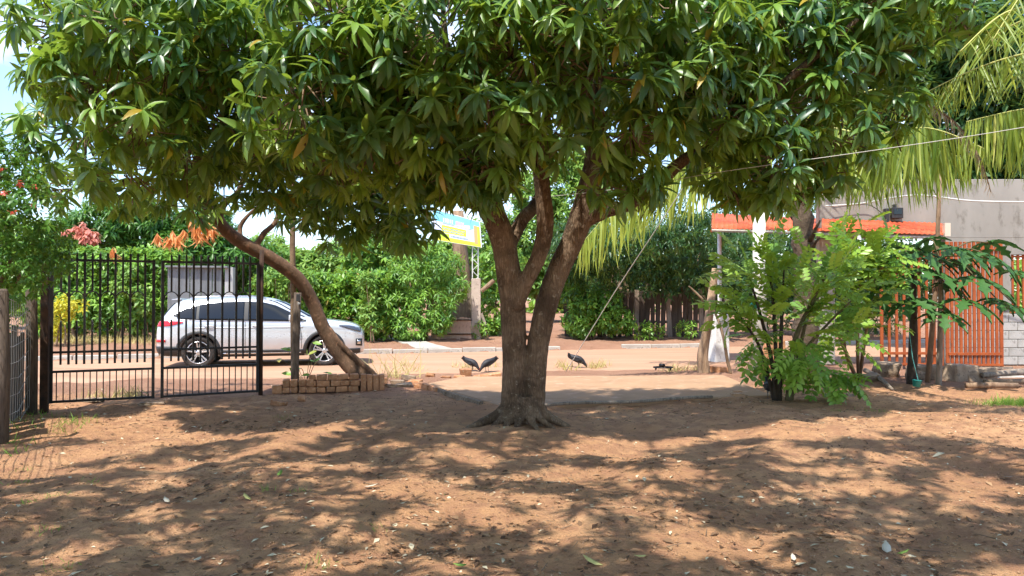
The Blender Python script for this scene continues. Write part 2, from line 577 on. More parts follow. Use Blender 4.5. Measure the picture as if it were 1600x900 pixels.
xs = np.concatenate([-np.geomspace(900, 13.3, 26), np.arange(-13, 14.01, 0.1), np.geomspace(14.3, 900, 26)])
ys = np.concatenate([-np.geomspace(900, 1.0, 22), np.arange(0, 3, 0.3), np.arange(3, 14.4, 0.085), np.arange(14.5, 30, 0.3), np.geomspace(30, 1200, 24)])
gx, gy = np.meshgrid(xs, ys)
gz = ground_z(gx, gy)
V = np.stack([gx.ravel(), gy.ravel(), gz.ravel()], -1)
nx, ny = len(xs), len(ys)
ii = (np.arange(ny - 1)[:, None] * nx + np.arange(nx - 1)[None]).ravel()
F = np.stack([ii, ii + 1, ii + nx + 1, ii + nx], -1)
def surf_z(x, y):
    """Height of the ground sheet itself, read off its grid."""
    i = np.clip(np.searchsorted(xs, x) - 1, 0, nx - 2); k = np.clip(np.searchsorted(ys, y) - 1, 0, ny - 2)
    u = (x - xs[i]) / (xs[i + 1] - xs[i]); v = (y - ys[k]) / (ys[k + 1] - ys[k])
    return (gz[k, i] * (1 - u) + gz[k, i + 1] * u) * (1 - v) + (gz[k + 1, i] * (1 - u) + gz[k + 1, i + 1] * u) * v
tag(link("ground", np_mesh("ground", V, F, M_SOIL, smooth=True)), kind="structure")

# sandy unpaved road
def road_mat():
    m, n, l, out = new_mat("sandy_road")
    b = n.new("ShaderNodeBsdfPrincipled")
    mp = (0.35, 2.2, 1)
    f = noise(n, l, 0.8, 6, 0.6, vec_scale=mp)
    c = ramp(n, l, f, [(0.3, (0.34, 0.197, 0.124)), (0.55, (0.405, 0.242, 0.156)), (0.75, (0.45, 0.28, 0.187))])
    f2 = noise(n, l, 22, 5, 0.7)
    c = mix_rgb(n, l, ramp(n, l, f2, [(0.58, (0, 0, 0)), (0.7, (0.45, 0.45, 0.45))]), c, (0.42, 0.24, 0.15))
    l.new(c, b.inputs['Base Color']); b.inputs['Roughness'].default_value = 0.95
    b.inputs['Specular IOR Level'].default_value = 0.15
    l.new(bump(n, l, f2, 0.5, 0.02), b.inputs['Normal'])
    l.new(b.outputs[0], out.inputs['Surface'])
    return m
ca, sa = math.cos(math.atan(KS)), math.sin(math.atan(KS))
rx = np.linspace(-90, 110, 320)
rows = 7
V = []
for r in range(rows):
    t = r / (rows - 1)
    y0 = road_y(rx) + 0.22 * np.sin(rx * 1.7) + 0.15 * np.sin(rx * 4.3 + 1)
    y = y0 + (kerb_y(rx) - y0) * t
    crown = 0.012 + 0.03 * math.sin(math.pi * t)
    V.append(np.stack([rx, y, np.full_like(rx, crown if 0 < r else -0.025)], -1))
V = np.concatenate(V); n_ = len(rx)
ii = (np.arange(rows - 1)[:, None] * n_ + np.arange(n_ - 1)[None]).ravel()
F = np.stack([ii, ii + 1, ii + n_ + 1, ii + n_], -1)
tag(link("road", np_mesh("road", V, F, road_mat(), smooth=True)), kind="structure")

# kerb along the far side, laid in separate stones
kerb = bpy.data.objects.new("kerb", None); COL.objects.link(kerb); tag(kerb, kind="structure")
kerb.location = (0, kerb_y(0), 0)
kmes = [MB().box((0, 0, 0.035), (0.97, 0.13, 0.21), jit=0.008).mesh("kerb_stone", M_CONC, bevel=0.012) for _ in range(3)]
for i in range(-17, 34):
    x = i * 1.0 * ca
    if 7 <= i <= 8 or i in (2, 3): continue
    link("kerb_stone", kmes[i % 3], kerb, (x, KS * x, random.uniform(-0.02, 0.01)), (0, 0, math.atan(KS) + random.uniform(-.012, .012)))

# concrete driveway strip and flagged pavement on the far verge
sw = MB(); vs, fs = [], []
for k in range(9):                            # draped on the rising verge
    t = k / 8
    xa, xb = lerp(-2.75, -4.1, t), lerp(-1.75, -3.55, t)
    for x_ in (xa, xb):
        y_ = kerb_y(x_) + .12 + t * 3.4
        vs += [(x_, y_, float(ground_z(x_, y_)) + .022), (x_, y_, float(ground_z(x_, y_)) - .06)]
for k in range(8):
    q = k * 4
    fs += [(q, q + 2, q + 6, q + 4), (q + 1, q + 5, q + 7, q + 3), (q, q + 4, q + 5, q + 1), (q + 2, q + 3, q + 7, q + 6)]
fs += [(0, 1, 3, 2), (32, 34, 35, 33)]
sw.add(vs, fs)
o = sw.build("path", M_CONC); tag(o, kind="structure")

# sand-covered concrete slab in front of the gateway
M_SLAB = mat_rough("sandy_slab", (0.31, 0.187, 0.107), (0.385, 0.238, 0.14), 1.6, 0.95, (0.47, 0.30, 0.20), 0.5, 0.01)
slab_pts = [G(668, 604), G(782, 640), G(1108, 627), G(1206, 623), G(1130, 590), G(720, 593)]
sl = MB().prism([(p.x, p.y, 0.055) for p in slab_pts], (0, 0, -0.15))
tag(sl.build("pavement", M_SLAB, bevel=0.012), kind="structure")
# ------------------------------------------------------------------ mango trees
def smooth_path(pts, n):
    pts = [Vector(p) for p in pts]
    out = []
    m = len(pts) - 1
    for i in range(m):
        p0, p1, p2, p3 = pts[max(i - 1, 0)], pts[i], pts[i + 1], pts[min(i + 2, m)]
        for k in range(n):
            t = k / n
            out.append(0.5 * ((2 * p1) + (p2 - p0) * t + (2 * p0 - 5 * p1 + 4 * p2 - p3) * t * t + (-p0 + 3 * p1 - 3 * p2 + p3) * t ** 3))
    out.append(pts[-1])
    return out

def limb(mb, pts, rads, n=12, sub=5, wob=0.0):
    path = smooth_path(pts, sub)
    k = len(path)
    rr = np.interp(np.linspace(0, len(pts) - 1, k), np.arange(len(pts)), rads)
    mb.tube(path, list(rr), n, wob=wob)

def remeshed(name, mb, mat, parent, voxel, rough=0.0):
    """Fuse overlapping limbs into one continuous skin."""
    me = mb.mesh(name + "_raw", None, base_of(parent))
    o = bpy.data.objects.new(name + "_raw", me); COL.objects.link(o)
    md = o.modifiers.new("r", 'REMESH'); md.mode = 'VOXEL'; md.voxel_size = voxel
    ms = o.modifiers.new("s", 'SMOOTH'); ms.iterations = 3; ms.factor = 0.5
    dg = bpy.context.evaluated_depsgraph_get()
    res = bpy.data.meshes.new_from_object(o.evaluated_get(dg))
    bpy.data.objects.remove(o); bpy.data.meshes.remove(me)
    res.name = name
    if rough:
        n = len(res.vertices); co = np.empty(n * 3, np.float32); no = np.empty(n * 3, np.float32)
        res.vertices.foreach_get('co', co); res.vertices.foreach_get('normal', no)
        co = co.reshape(-1, 3); no = no.reshape(-1, 3)
        d = np.zeros(n)
        for s, a in ((3.1, 1.0), (7.3, 0.6), (15.0, 0.5), (31.0, .35)):
            q = co * s * np.array([1, 1, 0.45])
            d += a * np.sin(q[:, 0] * 1.3 + 2 * np.sin(q[:, 2])) * np.sin(q[:, 1] * 1.1 + 1.7 * np.sin(q[:, 2] * 1.3 + q[:, 0])) 
        res.vertices.foreach_set('co', (co + no * (d * rough)[:, None]).ravel())
    res.materials.clear(); res.materials.append(mat)
    res.polygons.foreach_set('use_smooth', [True] * len(res.polygons))
    return link(name, res, parent)

def twig_mesh(name, parent, starts, ends, mat, r0=0.012, r1=0.004, sag=0.12):
    """Thin three-sided twigs from limb to leaf whorl."""
    b = np.array(base_of(parent))
    A, B = starts - b, ends - b
    n = len(A)
    mid = (A + B) / 2 + np.stack([RNG.normal(size=n) * sag * .5, RNG.normal(size=n) * sag * .5, -np.abs(RNG.normal(size=n)) * sag], -1)
    d = nrm(B - A); u = nrm(np.cross(d, np.array([0.3, 0.2, 1.0]))); w = np.cross(d, u)
    rings = []
    for p, r in ((A, r0), (mid, (r0 + r1) / 2), (B, r1)):
        for k in range(3):
            a = 2.0944 * k
            rings.append(p + (u * math.cos(a) + w * math.sin(a)) * r)
    V = np.stack(rings, 1).reshape(-1, 3)
    fs = []
    for s in range(2):
        for k in range(3):
            fs.append((s * 3 + k, s * 3 + (k + 1) % 3, s * 3 + 3 + (k + 1) % 3, s * 3 + 3 + k))
    F = np.array(fs)[None] + (np.arange(n) * 9)[:, None, None]
    return tag(link(name, np_mesh(name, V, F.reshape(-1, 4), mat, smooth=True), parent), kind="stuff")

def mango_crown(root, clumps, boughs, spacing, mat, far_mat=None, n_single=300, leaf_len=(0.19, 0.36), key="mango", droop=(0.15, 0.9)):
    """Leaf whorls through the clumps; the leaves nearest the camera are single objects."""
    pts, outs, idx = sample_clumps(clumps, spacing, .66)
    ok = ground_ok(pts)
    pts, outs, idx = pts[ok], outs[ok], idx[ok]
    R, Q, S, W = rosettes(pts, outs, length=leaf_len, droop=droop)
    px, py, dep = in_view(Q)
    tw = np.clip(RNG.beta(1.2, 1.7, len(pts)), 0, .93)
    T = np.clip(tw[W] * .85 + RNG.uniform(-.08, .16, len(Q)), 0, .94)
    T = np.where(RNG.random(len(Q)) < .012, .99, T)
    vis = (px > 5) & (px < 1595) & (py > 4) & (dep > 4)
    score = np.where(vis, dep, 99)
    order = np.argsort(score)
    # take whole whorls, nearest first and spread over the crown
    first = set(); chosen = []
    seen = []
    for i in order:
        if len(chosen) >= n_single or score[i] > 50: break
        w = W[i]
        if w in first: continue
        c = np.array([px[i], py[i]])
        if any(abs(c[0] - s[0]) < 46 and abs(c[1] - s[1]) < 46 for s in seen): continue
        seen.append(c); first.add(w)
        chosen += list(np.nonzero(W == w)[0])
    chosen = np.array(chosen[:n_single], dtype=int)
    rest = np.ones(len(Q), bool); rest[chosen] = False
    near = rest & (dep < 9.8) & (py > -60)
    far = rest & ~near
    tag(leaf_cloud("foliage", MANGO, R[near], Q[near], S[near], mat, root, tint=T[near]), kind="stuff")
    tag(leaf_cloud("foliage", MANGO_FAR, R[far], Q[far], S[far], mat, root, tint=T[far]), kind="stuff")
    leaf_objects("leaf", MANGO, key, R[chosen], Q[chosen], S[chosen], mat, root, T[chosen])
    # twigs run back towards the clump's bough
    cen = np.array([clumps[i][0] for i in idx])
    st = pts + (cen - pts) * RNG.uniform(0.45, 0.9, (len(pts), 1)) + np.array([0, 0, -0.05])
    twig_mesh("twigs", root, st, pts, M_TWIG)
    return len(Q)

def ground_ok(p):
    return p[:, 2] > 1.9

# ---- the big mango tree in the middle
TB = Vector((0.16, 9.05, 0.03))
mango = thing("mango_tree", TB, "big mango tree with forked dark trunk in the middle of the yard", "tree")
tk = MB()
YT = 9.05
limb(tk, [P(814, 690, YT), P(806, 640, YT), P(803, 600, YT), P(803, 550, YT), P(801, 480, YT), P(795, 430, 9.0), P(784, 370, 8.95), P(768, 332, 8.85), P(748, 298, 8.7)],
     [0.24, 0.185, 0.15, 0.142, 0.155, 0.155, 0.15, 0.145, 0.13], 16)
limb(tk, [P(832, 685, YT), P(832, 635, YT), P(836, 590, YT), P(841, 540, YT), P(853, 480, YT), P(869, 430, 9.1), P(890, 385, 9.1), P(908, 340, 9.15), P(919, 300, 9.15), P(929, 245, 9.1), P(933, 150, 9.0)],
     [0.21, 0.15, 0.130, 0.128, 0.137, 0.140, 0.140, 0.148, 0.14, 0.12, 0.10], 16)
limb(tk, [P(805, 480, 8.95), P(822, 440, 8.9), P(842, 400, 8.9), P(852, 350, 8.85), P(847, 290, 8.8), P(840, 220, 8.6)],
     [0.09, 0.10, 0.105, 0.105, 0.10, 0.08], 12)
limb(tk, [P(792, 395, 9.1), P(815, 345, 9.3), P(838, 318, 9.5), P(860, 250, 9.7)], [0.08, 0.085, 0.08, 0.06], 10)
limb(tk, [P(912, 345, 9.15), P(945, 331, 9.1), P(985, 318, 9.05), P(1035, 280, 8.95), P(1075, 246, 8.9), P(1125, 228, 8.9)],
     [0.10, 0.085, 0.08, 0.075, 0.07, 0.06], 12)
for ang, ln, r in ((195, .58, .085), (215, .42, .08), (240, .36, .075), (262, .33, .07), (285, .36, .075), (310, .34, .07), (345, .42, .08), (20, .4, .08), (70, .5, .09), (120, .5, .09), (160, .5, .085)):
    a = math.radians(ang)
    d = Vector((math.cos(a), math.sin(a), 0))
    c0 = TB + Vector((-0.02, 0, 0)) + d * 0.15
    sd = Vector((-d.y, d.x, 0)) * random.uniform(-.1, .1)
    limb(tk, [c0 + Vector((0, 0, 0.34)), c0 + d * ln * .22 + Vector((0, 0, 0.15)), c0 + d * ln * .55 + sd * .4 + Vector((0, 0, 0.05)), c0 + d * ln + sd + Vector((0, 0, -0.035))],
         [r * .8, r * .85, r * .6, r * .28], 8, 4)
remeshed("trunk", tk, M_BARK, mango, 0.02, 0.006)

BOUGHS = [   # limbs hidden in the crown
    [P(752, 305, 8.75), P(725, 250, 8.4), P(660, 190, 8.0), P(600, 130, 7.6)],
    [P(752, 305, 8.75), P(740, 210, 8.9), P(700, 90, 9.2), P(690, -40, 9.5)],
    [P(840, 220, 8.6), P(820, 130, 8.1), P(780, 40, 7.4), P(740, -80, 6.6)],
    [P(933, 150, 9.0), P(945, 60, 8.7), P(960, -60, 8.4), P(980, -220, 8.0)],
    [P(933, 190, 9.05), P(900, 90, 8.2), P(890, -40, 7.0), P(880, -200, 6.0)],
    [P(933, 150, 9.0), P(1000, 90, 9.2), P(1070, 40, 9.4), P(1150, -20, 9.6)],
    [P(1125, 228, 8.9), P(1190, 210, 8.8), P(1290, 190, 8.8), P(1370, 150, 8.9)],
    [P(1125, 228, 8.9), P(1180, 170, 8.6), P(1260, 100, 8.3), P(1340, 30, 8.1)],
]
for bp in BOUGHS:
    mb = MB(); limb(mb, bp, [0.085, 0.065, 0.045, 0.025], 8, 5)
    mb.build("branch", M_BARK, mango, smooth=True, fix=False)

def C(px, py, Y, rx, ry, rz, dens=1.0):
    return (tuple(P(px, py, Y)), (rx, ry, rz), dens)
MAIN_CLUMPS = [
    # face of the crown, left to right
    C(470, 150, 7.4, 0.69, 0.64, 0.56), C(560, 90, 7.5, 0.74, 0.64, 0.54), C(590, 205, 7.9, 0.69, 0.74, 0.50), C(520, 20, 7.6, 0.74, 0.74, 0.54),
    C(660, 140, 7.6, 0.64, 0.64, 0.63), C(700, 40, 7.4, 0.74, 0.74, 0.63), C(655, 255, 8.6, 0.55, 0.64, 0.36, .8), C(745, 250, 8.0, 0.48, 0.55, 0.47), C(765, 140, 7.4, 0.60, 0.60, 0.54),
    C(830, 60, 7.3, 0.74, 0.64, 0.63), C(845, 190, 7.7, 0.46, 0.51, 0.45, .8), C(930, 110, 7.5, 0.60, 0.55, 0.50), C(920, 10, 7.4, 0.74, 0.74, 0.54),
    C(985, 200, 7.8, 0.51, 0.51, 0.45), C(990, 275, 8.1, 0.33, 0.37, 0.31), C(1040, 110, 7.9, 0.69, 0.69, 0.59), C(1060, 10, 7.9, 0.69, 0.74, 0.54),
    C(1130, 170, 8.3, 0.60, 0.64, 0.50), C(1120, 70, 8.4, 0.64, 0.74, 0.54), C(1215, 245, 8.5, 0.55, 0.55, 0.43), C(1220, 160, 8.6, 0.60, 0.64, 0.50), C(1230, 60, 8.6, 0.64, 0.64, 0.50),
    C(1310, 210, 8.7, 0.53, 0.55, 0.38), C(1310, 110, 8.7, 0.60, 0.64, 0.45), C(1320, 15, 8.6, 0.64, 0.64, 0.45), C(1390, 170, 8.8, 0.39, 0.46, 0.32), C(1395, 70, 8.7, 0.46, 0.55, 0.41), C(1410, -20, 8.6, 0.64, 0.74, 0.45), C(1490, 20, 8.8, 0.46, 0.55, 0.36, .8),
    # depth of the crown
    C(520, 240, 8.9, .9, .8, .45, .75), C(600, 130, 9.1, 1.1, .9, .9, .7), C(720, 180, 9.4, 1.0, .9, .8, .6), C(850, 120, 9.5, 1.2, .9, .8, .6), C(1000, 140, 9.6, 1.1, .9, .9, .6), C(1150, 110, 9.7, 1.1, .9, .9, .6), C(1280, 60, 9.6, 1.0, .9, .8, .6),
    C(760, 300, 8.6, .35, .4, .25, .9), C(685, 272, 9.0, .45, .5, .22, .7), C(1130, 255, 9.4, .5, .6, .32, .7),
    # upper crown, above the picture
    C(480, -60, 8.7, 1.0, .9, .55, .6), C(640, -60, 8.7, 1.0, .9, .55, .6), C(800, -60, 8.7, 1.0, .9, .55, .6), C(960, -60, 8.7, 1.0, .9, .55, .6), C(1120, -60, 8.7, 1.0, .9, .55, .6), C(1280, -60, 8.7, 1.0, .9, .55, .6),
    C(1150, 285, 9.0, .34, .4, .22, .9), C(1195, 308, 8.8, .3, .3, .2, .9), C(1235, 292, 8.8, .42, .45, .24, .9), C(1290, 262, 8.9, .4, .4, .26, .9), C(1000, 302, 8.2, .26, .3, .22, .9), C(950, 285, 8.0, .3, .3, .2, .8), C(715, 275, 8.4, .3, .35, .2, .9), C(750, 300, 8.2, .26, .3, .2, .9),
]
for i in range(270):                 # near upper crown over the yard: unseen clumps, placed to shade the ground
    y = random.uniform(1.4, 6.2)
    x = random.uniform(-.72 * (y + 2.2) - 1.6, .72 * (y + 2.2) + .2)
    MAIN_CLUMPS.append(((x, y, 1.55 + .405 * (y + .4) + .52 + random.uniform(0, .3)), (random.uniform(.18, .62), random.uniform(.10, .24), .2), .8))
mango_crown(mango, MAIN_CLUMPS, BOUGHS, 0.30, M_MANGO, n_single=300)

# ---- the leaning mango tree by the gate
LB = G(572, 598); LB.z = 0.05
lean = thing("mango_tree", LB, "leaning mango tree with bent trunk growing behind the brick planter", "tree")
lt = MB()
limb(lt, [P(578, 612, 12.9), P(562, 588, 12.9), P(536, 560, 12.9), P(506, 515, 12.8), P(487, 470, 12.7), P(462, 432, 12.5), P(425, 405, 12.3), P(388, 385, 12.1), P(355, 362, 11.9), P(330, 330, 11.6), P(300, 290, 11.2)],
     [.18, .145, .13, .12, .118, .115, .112, .108, .102, .09, .07], 14)
limb(lt, [P(600, 604, 12.95), P(582, 583, 12.9), P(558, 562, 12.85), P(530, 535, 12.8), P(515, 515, 12.8)], [.06, .055, .055, .055, .05], 10)
limb(lt, [P(398, 388, 12.15), P(412, 365, 12.2), P(432, 344, 12.3), P(440, 300, 12.4), P(430, 240, 12.4)], [.055, .048, .042, .04, .03], 9)
limb(lt, [P(378, 378, 12.05), P(376, 352, 12.1), P(400, 325, 12.1), P(420, 310, 12.0)], [.045, .04, .035, .025], 8)
limb(lt, [P(340, 345, 11.7), P(350, 318, 11.7), P(372, 300, 11.8), P(390, 250, 11.8)], [.07, .06, .05, .04], 8)
remeshed("trunk", lt, mat_rough("leaning_bark", (0.085, 0.05, 0.03), (0.18, 0.105, 0.062), 6, 0.9, (0.26, 0.14, 0.085), 0.8, 0.02, (1, 1, .6)), lean, 0.02, 0.005)
for bp in ([P(300, 290, 11.2), P(270, 230, 10.6), P(230, 180, 9.6), P(180, 160, 8.6)], [P(300, 290, 11.2), P(290, 200, 11.0), P(330, 90, 10.6), P(360, -40, 10)],
           [P(430, 240, 12.4), P(450, 160, 12), P(470, 60, 11.6), P(460, -40, 11)], [P(270, 230, 10.6), P(180, 250, 10.8), P(120, 270, 11.2), P(90, 290, 11.6)]):
    mb = MB(); limb(mb, bp, [0.075, 0.055, 0.04, 0.02], 8, 5)
    mb.build("branch", M_BARK, lean, smooth=True, fix=False)
LEAN_CLUMPS = [
    C(95, 40, 8.0, .52, .6, .5), C(150, 120, 7.7, .5, .5, .42), C(85, 135, 8.2, .32, .4, .30, .9), C(190, 30, 7.6, .6, .6, .5), C(215, 190, 7.6, .48, .5, .36), C(260, 100, 7.7, .55, .6, .5), C(190, 262, 8.2, .42, .5, .3),
    C(300, 30, 7.9, .6, .6, .5), C(330, 160, 8.2, .55, .6, .5), C(290, 240, 8.6, .55, .6, .38), C(385, 80, 8.2, .55, .6, .5), C(400, 215, 8.8, .55, .6, .45),
    C(130, 200, 10.0, .8, .7, .7, .7), C(110, 290, 10.8, .55, .5, .42, .7), C(230, 150, 9.6, 1.0, .9, .8, .7), C(360, 120, 9.6, 1.0, .9, .8, .7), C(250, 40, 9.4, 1.0, .9, .8, .6),
    C(350, 270, 10.4, .8, .9, .45, .7), C(440, 270, 10.6, .8, .8, .5, .75), C(520, 290, 10.5, .8, .8, .5, .8), C(600, 300, 10.2, .75, .7, .5, .8), C(560, 340, 10.6, .4, .4, .25, .8), C(645, 348, 9.8, .34, .35, .3, .9), C(600, 355, 10.6, .4, .4, .25, .9), C(540, 360, 10.8, .5, .4, .22, .8), C(470, 330, 11.0, .5, .5, .25, .7), C(620, 320, 10.4, .6, .5, .35, .8), C(655, 282, 10.4, .4, .4, .3, .8),
    C(480, 200, 10.6, .9, .9, .6, .7), C(300, 318, 11.0, .45, .5, .22, .7), C(210, 300, 10.8, .6, .6, .3, .7),
    C(120, -50, 8.8, 1.0, .9, .5, .55), C(280, -50, 8.8, 1.0, .9, .5, .55), C(420, -50, 8.8, 1.0, .9, .5, .55), 
]
mango_crown(lean, LEAN_CLUMPS, None, 0.31, M_MANGO, n_single=300, key="mango2")
# limp orange young leaves hanging from the leaning tree
M_FLUSH = mat_leaf("young_mango_leaf", (0.66, 0.26, 0.09), (0.78, 0.38, 0.15), (0.90, 0.45, 0.16), 0.4, 0.4)
fp = np.array([tuple(P(*q)) for q in ((246, 366, 12.4), (262, 372, 12.3), (270, 362, 12.4), (280, 370, 12.3), (288, 360, 12.4), (298, 344, 12.3), (306, 352, 12.2), (316, 340, 12.2), (326, 350, 12.3), (334, 356, 12.2), (312, 362, 12.2), (176, 388, 12.6))])
Rf, Qf, Sf, _ = rosettes(fp, np.tile([[0, -.2, -1.0]], (len(fp), 1)), (9, 13), (0.18, 0.36), (1.2, 3.4), 0.0)
NARROW = (MANGO[0] * np.array([.62, 1, 1.6]), MANGO[1])
leaf_objects("young_leaf", NARROW, "flush", Rf, Qf, Sf, M_FLUSH, lean)
# ------------------------------------------------------------------ an unseen mango tree behind the camera, added to shade the near ground
back = thing("mango_tree", (1.6, -3.6, 0), "unseen mango tree behind the camera, added to shade the near ground", "tree")
bt = MB()
limb(bt, [(1.6, -3.6, -.1), (1.62, -3.58, .8), (1.55, -3.4, 1.9), (1.4, -3.0, 3.2), (1.2, -2.2, 4.4)], [.33, .25, .22, .19, .12], 14)
for e in ((-2.2, -.4, 5.0), (4.0, -.6, 5.1), (.6, 1.2, 5.4), (2.6, 1.0, 5.6), (-1.6, -3.4, 5.2), (4.6, -3.6, 5.2)):
    limb(bt, [(1.5, -3.2, 2.7), (lerp(1.4, e[0], .4), lerp(-3, e[1], .4), 3.9), (lerp(1.3, e[0], .75), lerp(-2.8, e[1], .75), 4.7), e], [.12, .09, .06, .03], 10)
bt.build("trunk", M_BARK, back, smooth=True)
BK = []
for i in range(96):
    x, y = random.uniform(-6.6, 8.0), random.uniform(-4.5, 3.6)
    if random.random() < 0.12: continue
    lim = 1.55 + 0.43 * max(y + .6, 0) + 1.1
    BK.append(((x, y, max(random.uniform(4.1, 5.6), lim + .5)), (random.uniform(.35, .8), random.uniform(.25, .5), .3), .5))
pts, outs, idx = sample_clumps(BK, 0.36)
R, Q, S, W = rosettes(pts, outs, (8, 12), (0.2, 0.28))
tag(leaf_cloud("foliage", MANGO_FAR, R, Q, S, M_MANGO, back), kind="stuff")
cen = np.array([BK[i][0] for i in idx])
twig_mesh("twigs", back, pts + (cen - pts) * .8, pts, M_TWIG)

# ------------------------------------------------------------------ hedges, shrubs and trees beyond
def plant(name, label, cat, base, clumps, mat, spacing, nleaf, length, tpl=OVAL8, trunk=None, group=None, droop=(0.0, 0.7), shell=0.6, lift=.35, extra=None):
    base = Vector(base)
    root = thing(name, base, label, cat, group)
    pts, outs, idx = sample_clumps(clumps, spacing, shell)
    pts = pts[pts[:, 2] > base.z + 0.04]
    outs = outs[:len(pts)] if len(outs) == len(pts) else nrm(RNG.normal(size=pts.shape) + np.array([0, -.4, .3]))
    R, Q, S, W = rosettes(pts, outs, nleaf, length, droop, lift)
    tw = RNG.beta(1.2, 1.35, len(pts))
    T = np.clip(tw[W] * .88 + RNG.uniform(-.08, .12, len(Q)), 0, .94)
    T = np.where(RNG.random(len(Q)) < .02, .99, T)
    tag(leaf_cloud("foliage", tpl, R, Q, S, mat, root, tint=T), kind="stuff")
    if trunk:
        for pth, rr in trunk:
            mb = MB(); limb(mb, pth, rr, 7, 4)
            mb.build("trunk" if rr[0] > .15 else "stem", M_TWIG, root, smooth=True, fix=False)
    if extra:
        em, pe, nl, ln, ename = extra
        R, Q, S, W = rosettes(np.array(pe), nrm(RNG.normal(size=(len(pe), 3)) + np.array([0, -.5, .2])), nl, ln, (0.2, 1.4))
        tag(leaf_cloud(ename, OVAL, R, Q, S, em, root), kind="stuff")
    return root

def stems(base, tops, r0=.06, r1=.02):
    out = []
    for t in tops:
        b = Vector(base) + Vector((random.uniform(-.15, .15), random.uniform(-.1, .1), -.05))
        m = b.lerp(Vector(t), .5) + Vector((random.uniform(-.15, .15), 0, .1))
        out.append(([b, m, Vector(t)], [r0, r0 * .7, r1]))
    return out

M_HEDGE = mat_leaf("hedge_leaf", (0.05, 0.15, 0.024), (0.24, 0.43, 0.055), (0.40, 0.58, 0.07), 0.3, 0.4, .4, (.40, .30, .08))
M_BUSHL = mat_leaf("bush_leaf", (0.045, 0.14, 0.030), (0.25, 0.45, 0.065), (0.44, 0.62, 0.08), 0.33, 0.4, .4)
M_DARKL = mat_leaf("shade_tree_leaf", (0.022, 0.07, 0.022), (0.06, 0.14, 0.035), (0.18, 0.30, 0.05), 0.28, 0.42, .4)
M_LIGHTL = mat_leaf("pale_tree_leaf", (0.12, 0.25, 0.05), (0.24, 0.39, 0.08), (0.42, 0.56, 0.10), 0.35, 0.45, .3)
M_CROTON = mat_leaf("yellow_croton_leaf", (0.42, 0.42, 0.03), (0.62, 0.56, 0.05), (0.75, 0.68, 0.06), 0.35, 0.4, .4)
M_SHRUB = mat_leaf("garden_shrub_leaf", (0.026, 0.10, 0.02), (0.11, 0.26, 0.036), (0.28, 0.46, 0.05), 0.32, 0.4, .4)
M_RED = mat_leaf("red_flower", (0.62, 0.07, 0.06), (0.78, 0.18, 0.13), (0.8, 0.2, 0.12), 0.3, 0.5, .3)
M_PINK = mat_leaf("pink_young_leaf", (0.60, 0.20, 0.16), (0.72, 0.32, 0.24), (0.8, 0.4, 0.28), 0.35, 0.5, .3)

def BC(px, py, Y, rx, ry, rz, dens=1.0):
    return C(px, py, Y, rx, ry, rz, dens)
gb = lambda px, Y: Vector(((px - 800) / F_PX * Y, Y, float(ground_z((px - 800) / F_PX * Y, Y))))

plant("hedge", "clipped green hedge behind the front of the white car", "hedge", gb(500, 23.2),
      [BC(x, 487 + (x % 3) * 3, 23.4, .62, .55, .95) for x in range(415, 625, 24)] + [BC(x, 440, 23.4, .55, .5, .35) for x in range(420, 620, 26)],
      M_HEDGE, .19, (7, 10), (.16, .25), trunk=stems(gb(470, 23.4), [P(450, 470, 23.5), P(490, 470, 23.5)]) + stems(gb(560, 23.4), [P(540, 480, 23.5), P(585, 480, 23.5)]))
plant("hedge", "tall bright green hedge seen through the black gate", "hedge", gb(160, 22.5),
      [BC(x, 470 + (x % 4) * 4, 22.8, .7, .6, .9) for x in range(70, 275, 26)] + [BC(x, 415, 22.8, .7, .6, .55) for x in range(80, 280, 30)],
      M_BUSHL, .19, (7, 10), (.18, .27), trunk=stems(gb(185, 22.6), [P(180, 470, 22.6), P(192, 460, 22.6)]) + stems(gb(120, 22.6), [P(116, 470, 22.6)]))
plant("croton_shrub", "yellow leaved croton shrub at the left behind the black gate", "shrub", gb(96, 20.6),
      [BC(90, 490, 20.6, .42, .35, .4), BC(108, 475, 20.6, .35, .3, .3), BC(84, 512, 20.6, .35, .3, .3), BC(122, 478, 20.5, .22, .2, .22)],
      M_CROTON, .2, (5, 8), (.12, .2), trunk=stems(gb(96, 20.6), [P(92, 490, 20.6), P(108, 480, 20.6)], .03, .015))
plant("shrub", "large rounded green shrub left of the plank gate across the road", "shrub", gb(665, 23.6),
      [BC(640, 430, 23.6, .8, .7, .75), BC(690, 420, 23.7, .75, .7, .7), BC(665, 395, 23.8, .55, .6, .4), BC(622, 480, 23.4, .7, .6, .7), BC(672, 480, 23.3, .8, .6, .65), BC(710, 450, 23.6, .45, .5, .5), BC(640, 512, 23.2, .65, .5, .35), BC(690, 500, 23.2, .35, .4, .4)],
      M_BUSHL, .19, (7, 10), (.18, .27), tpl=MANGO8, trunk=stems(gb(665, 23.6), [P(640, 440, 23.6), P(690, 430, 23.7), P(665, 420, 23.7)]))
plant("shrub", "bright green low shrub just right of the big trunk across the road", "shrub", gb(930, 24.6),
      [BC(915, 470, 24.8, .6, .5, .55), BC(905, 505, 24.6, .6, .5, .45), BC(960, 500, 24.6, .7, .5, .45), BC(950, 470, 24.8, .5, .5, .4), BC(890, 450, 25, .5, .5, .5)],
      M_HEDGE, .19, (7, 10), (.16, .25), trunk=stems(gb(930, 24.6), [P(915, 480, 24.7), P(950, 485, 24.7)], .04))
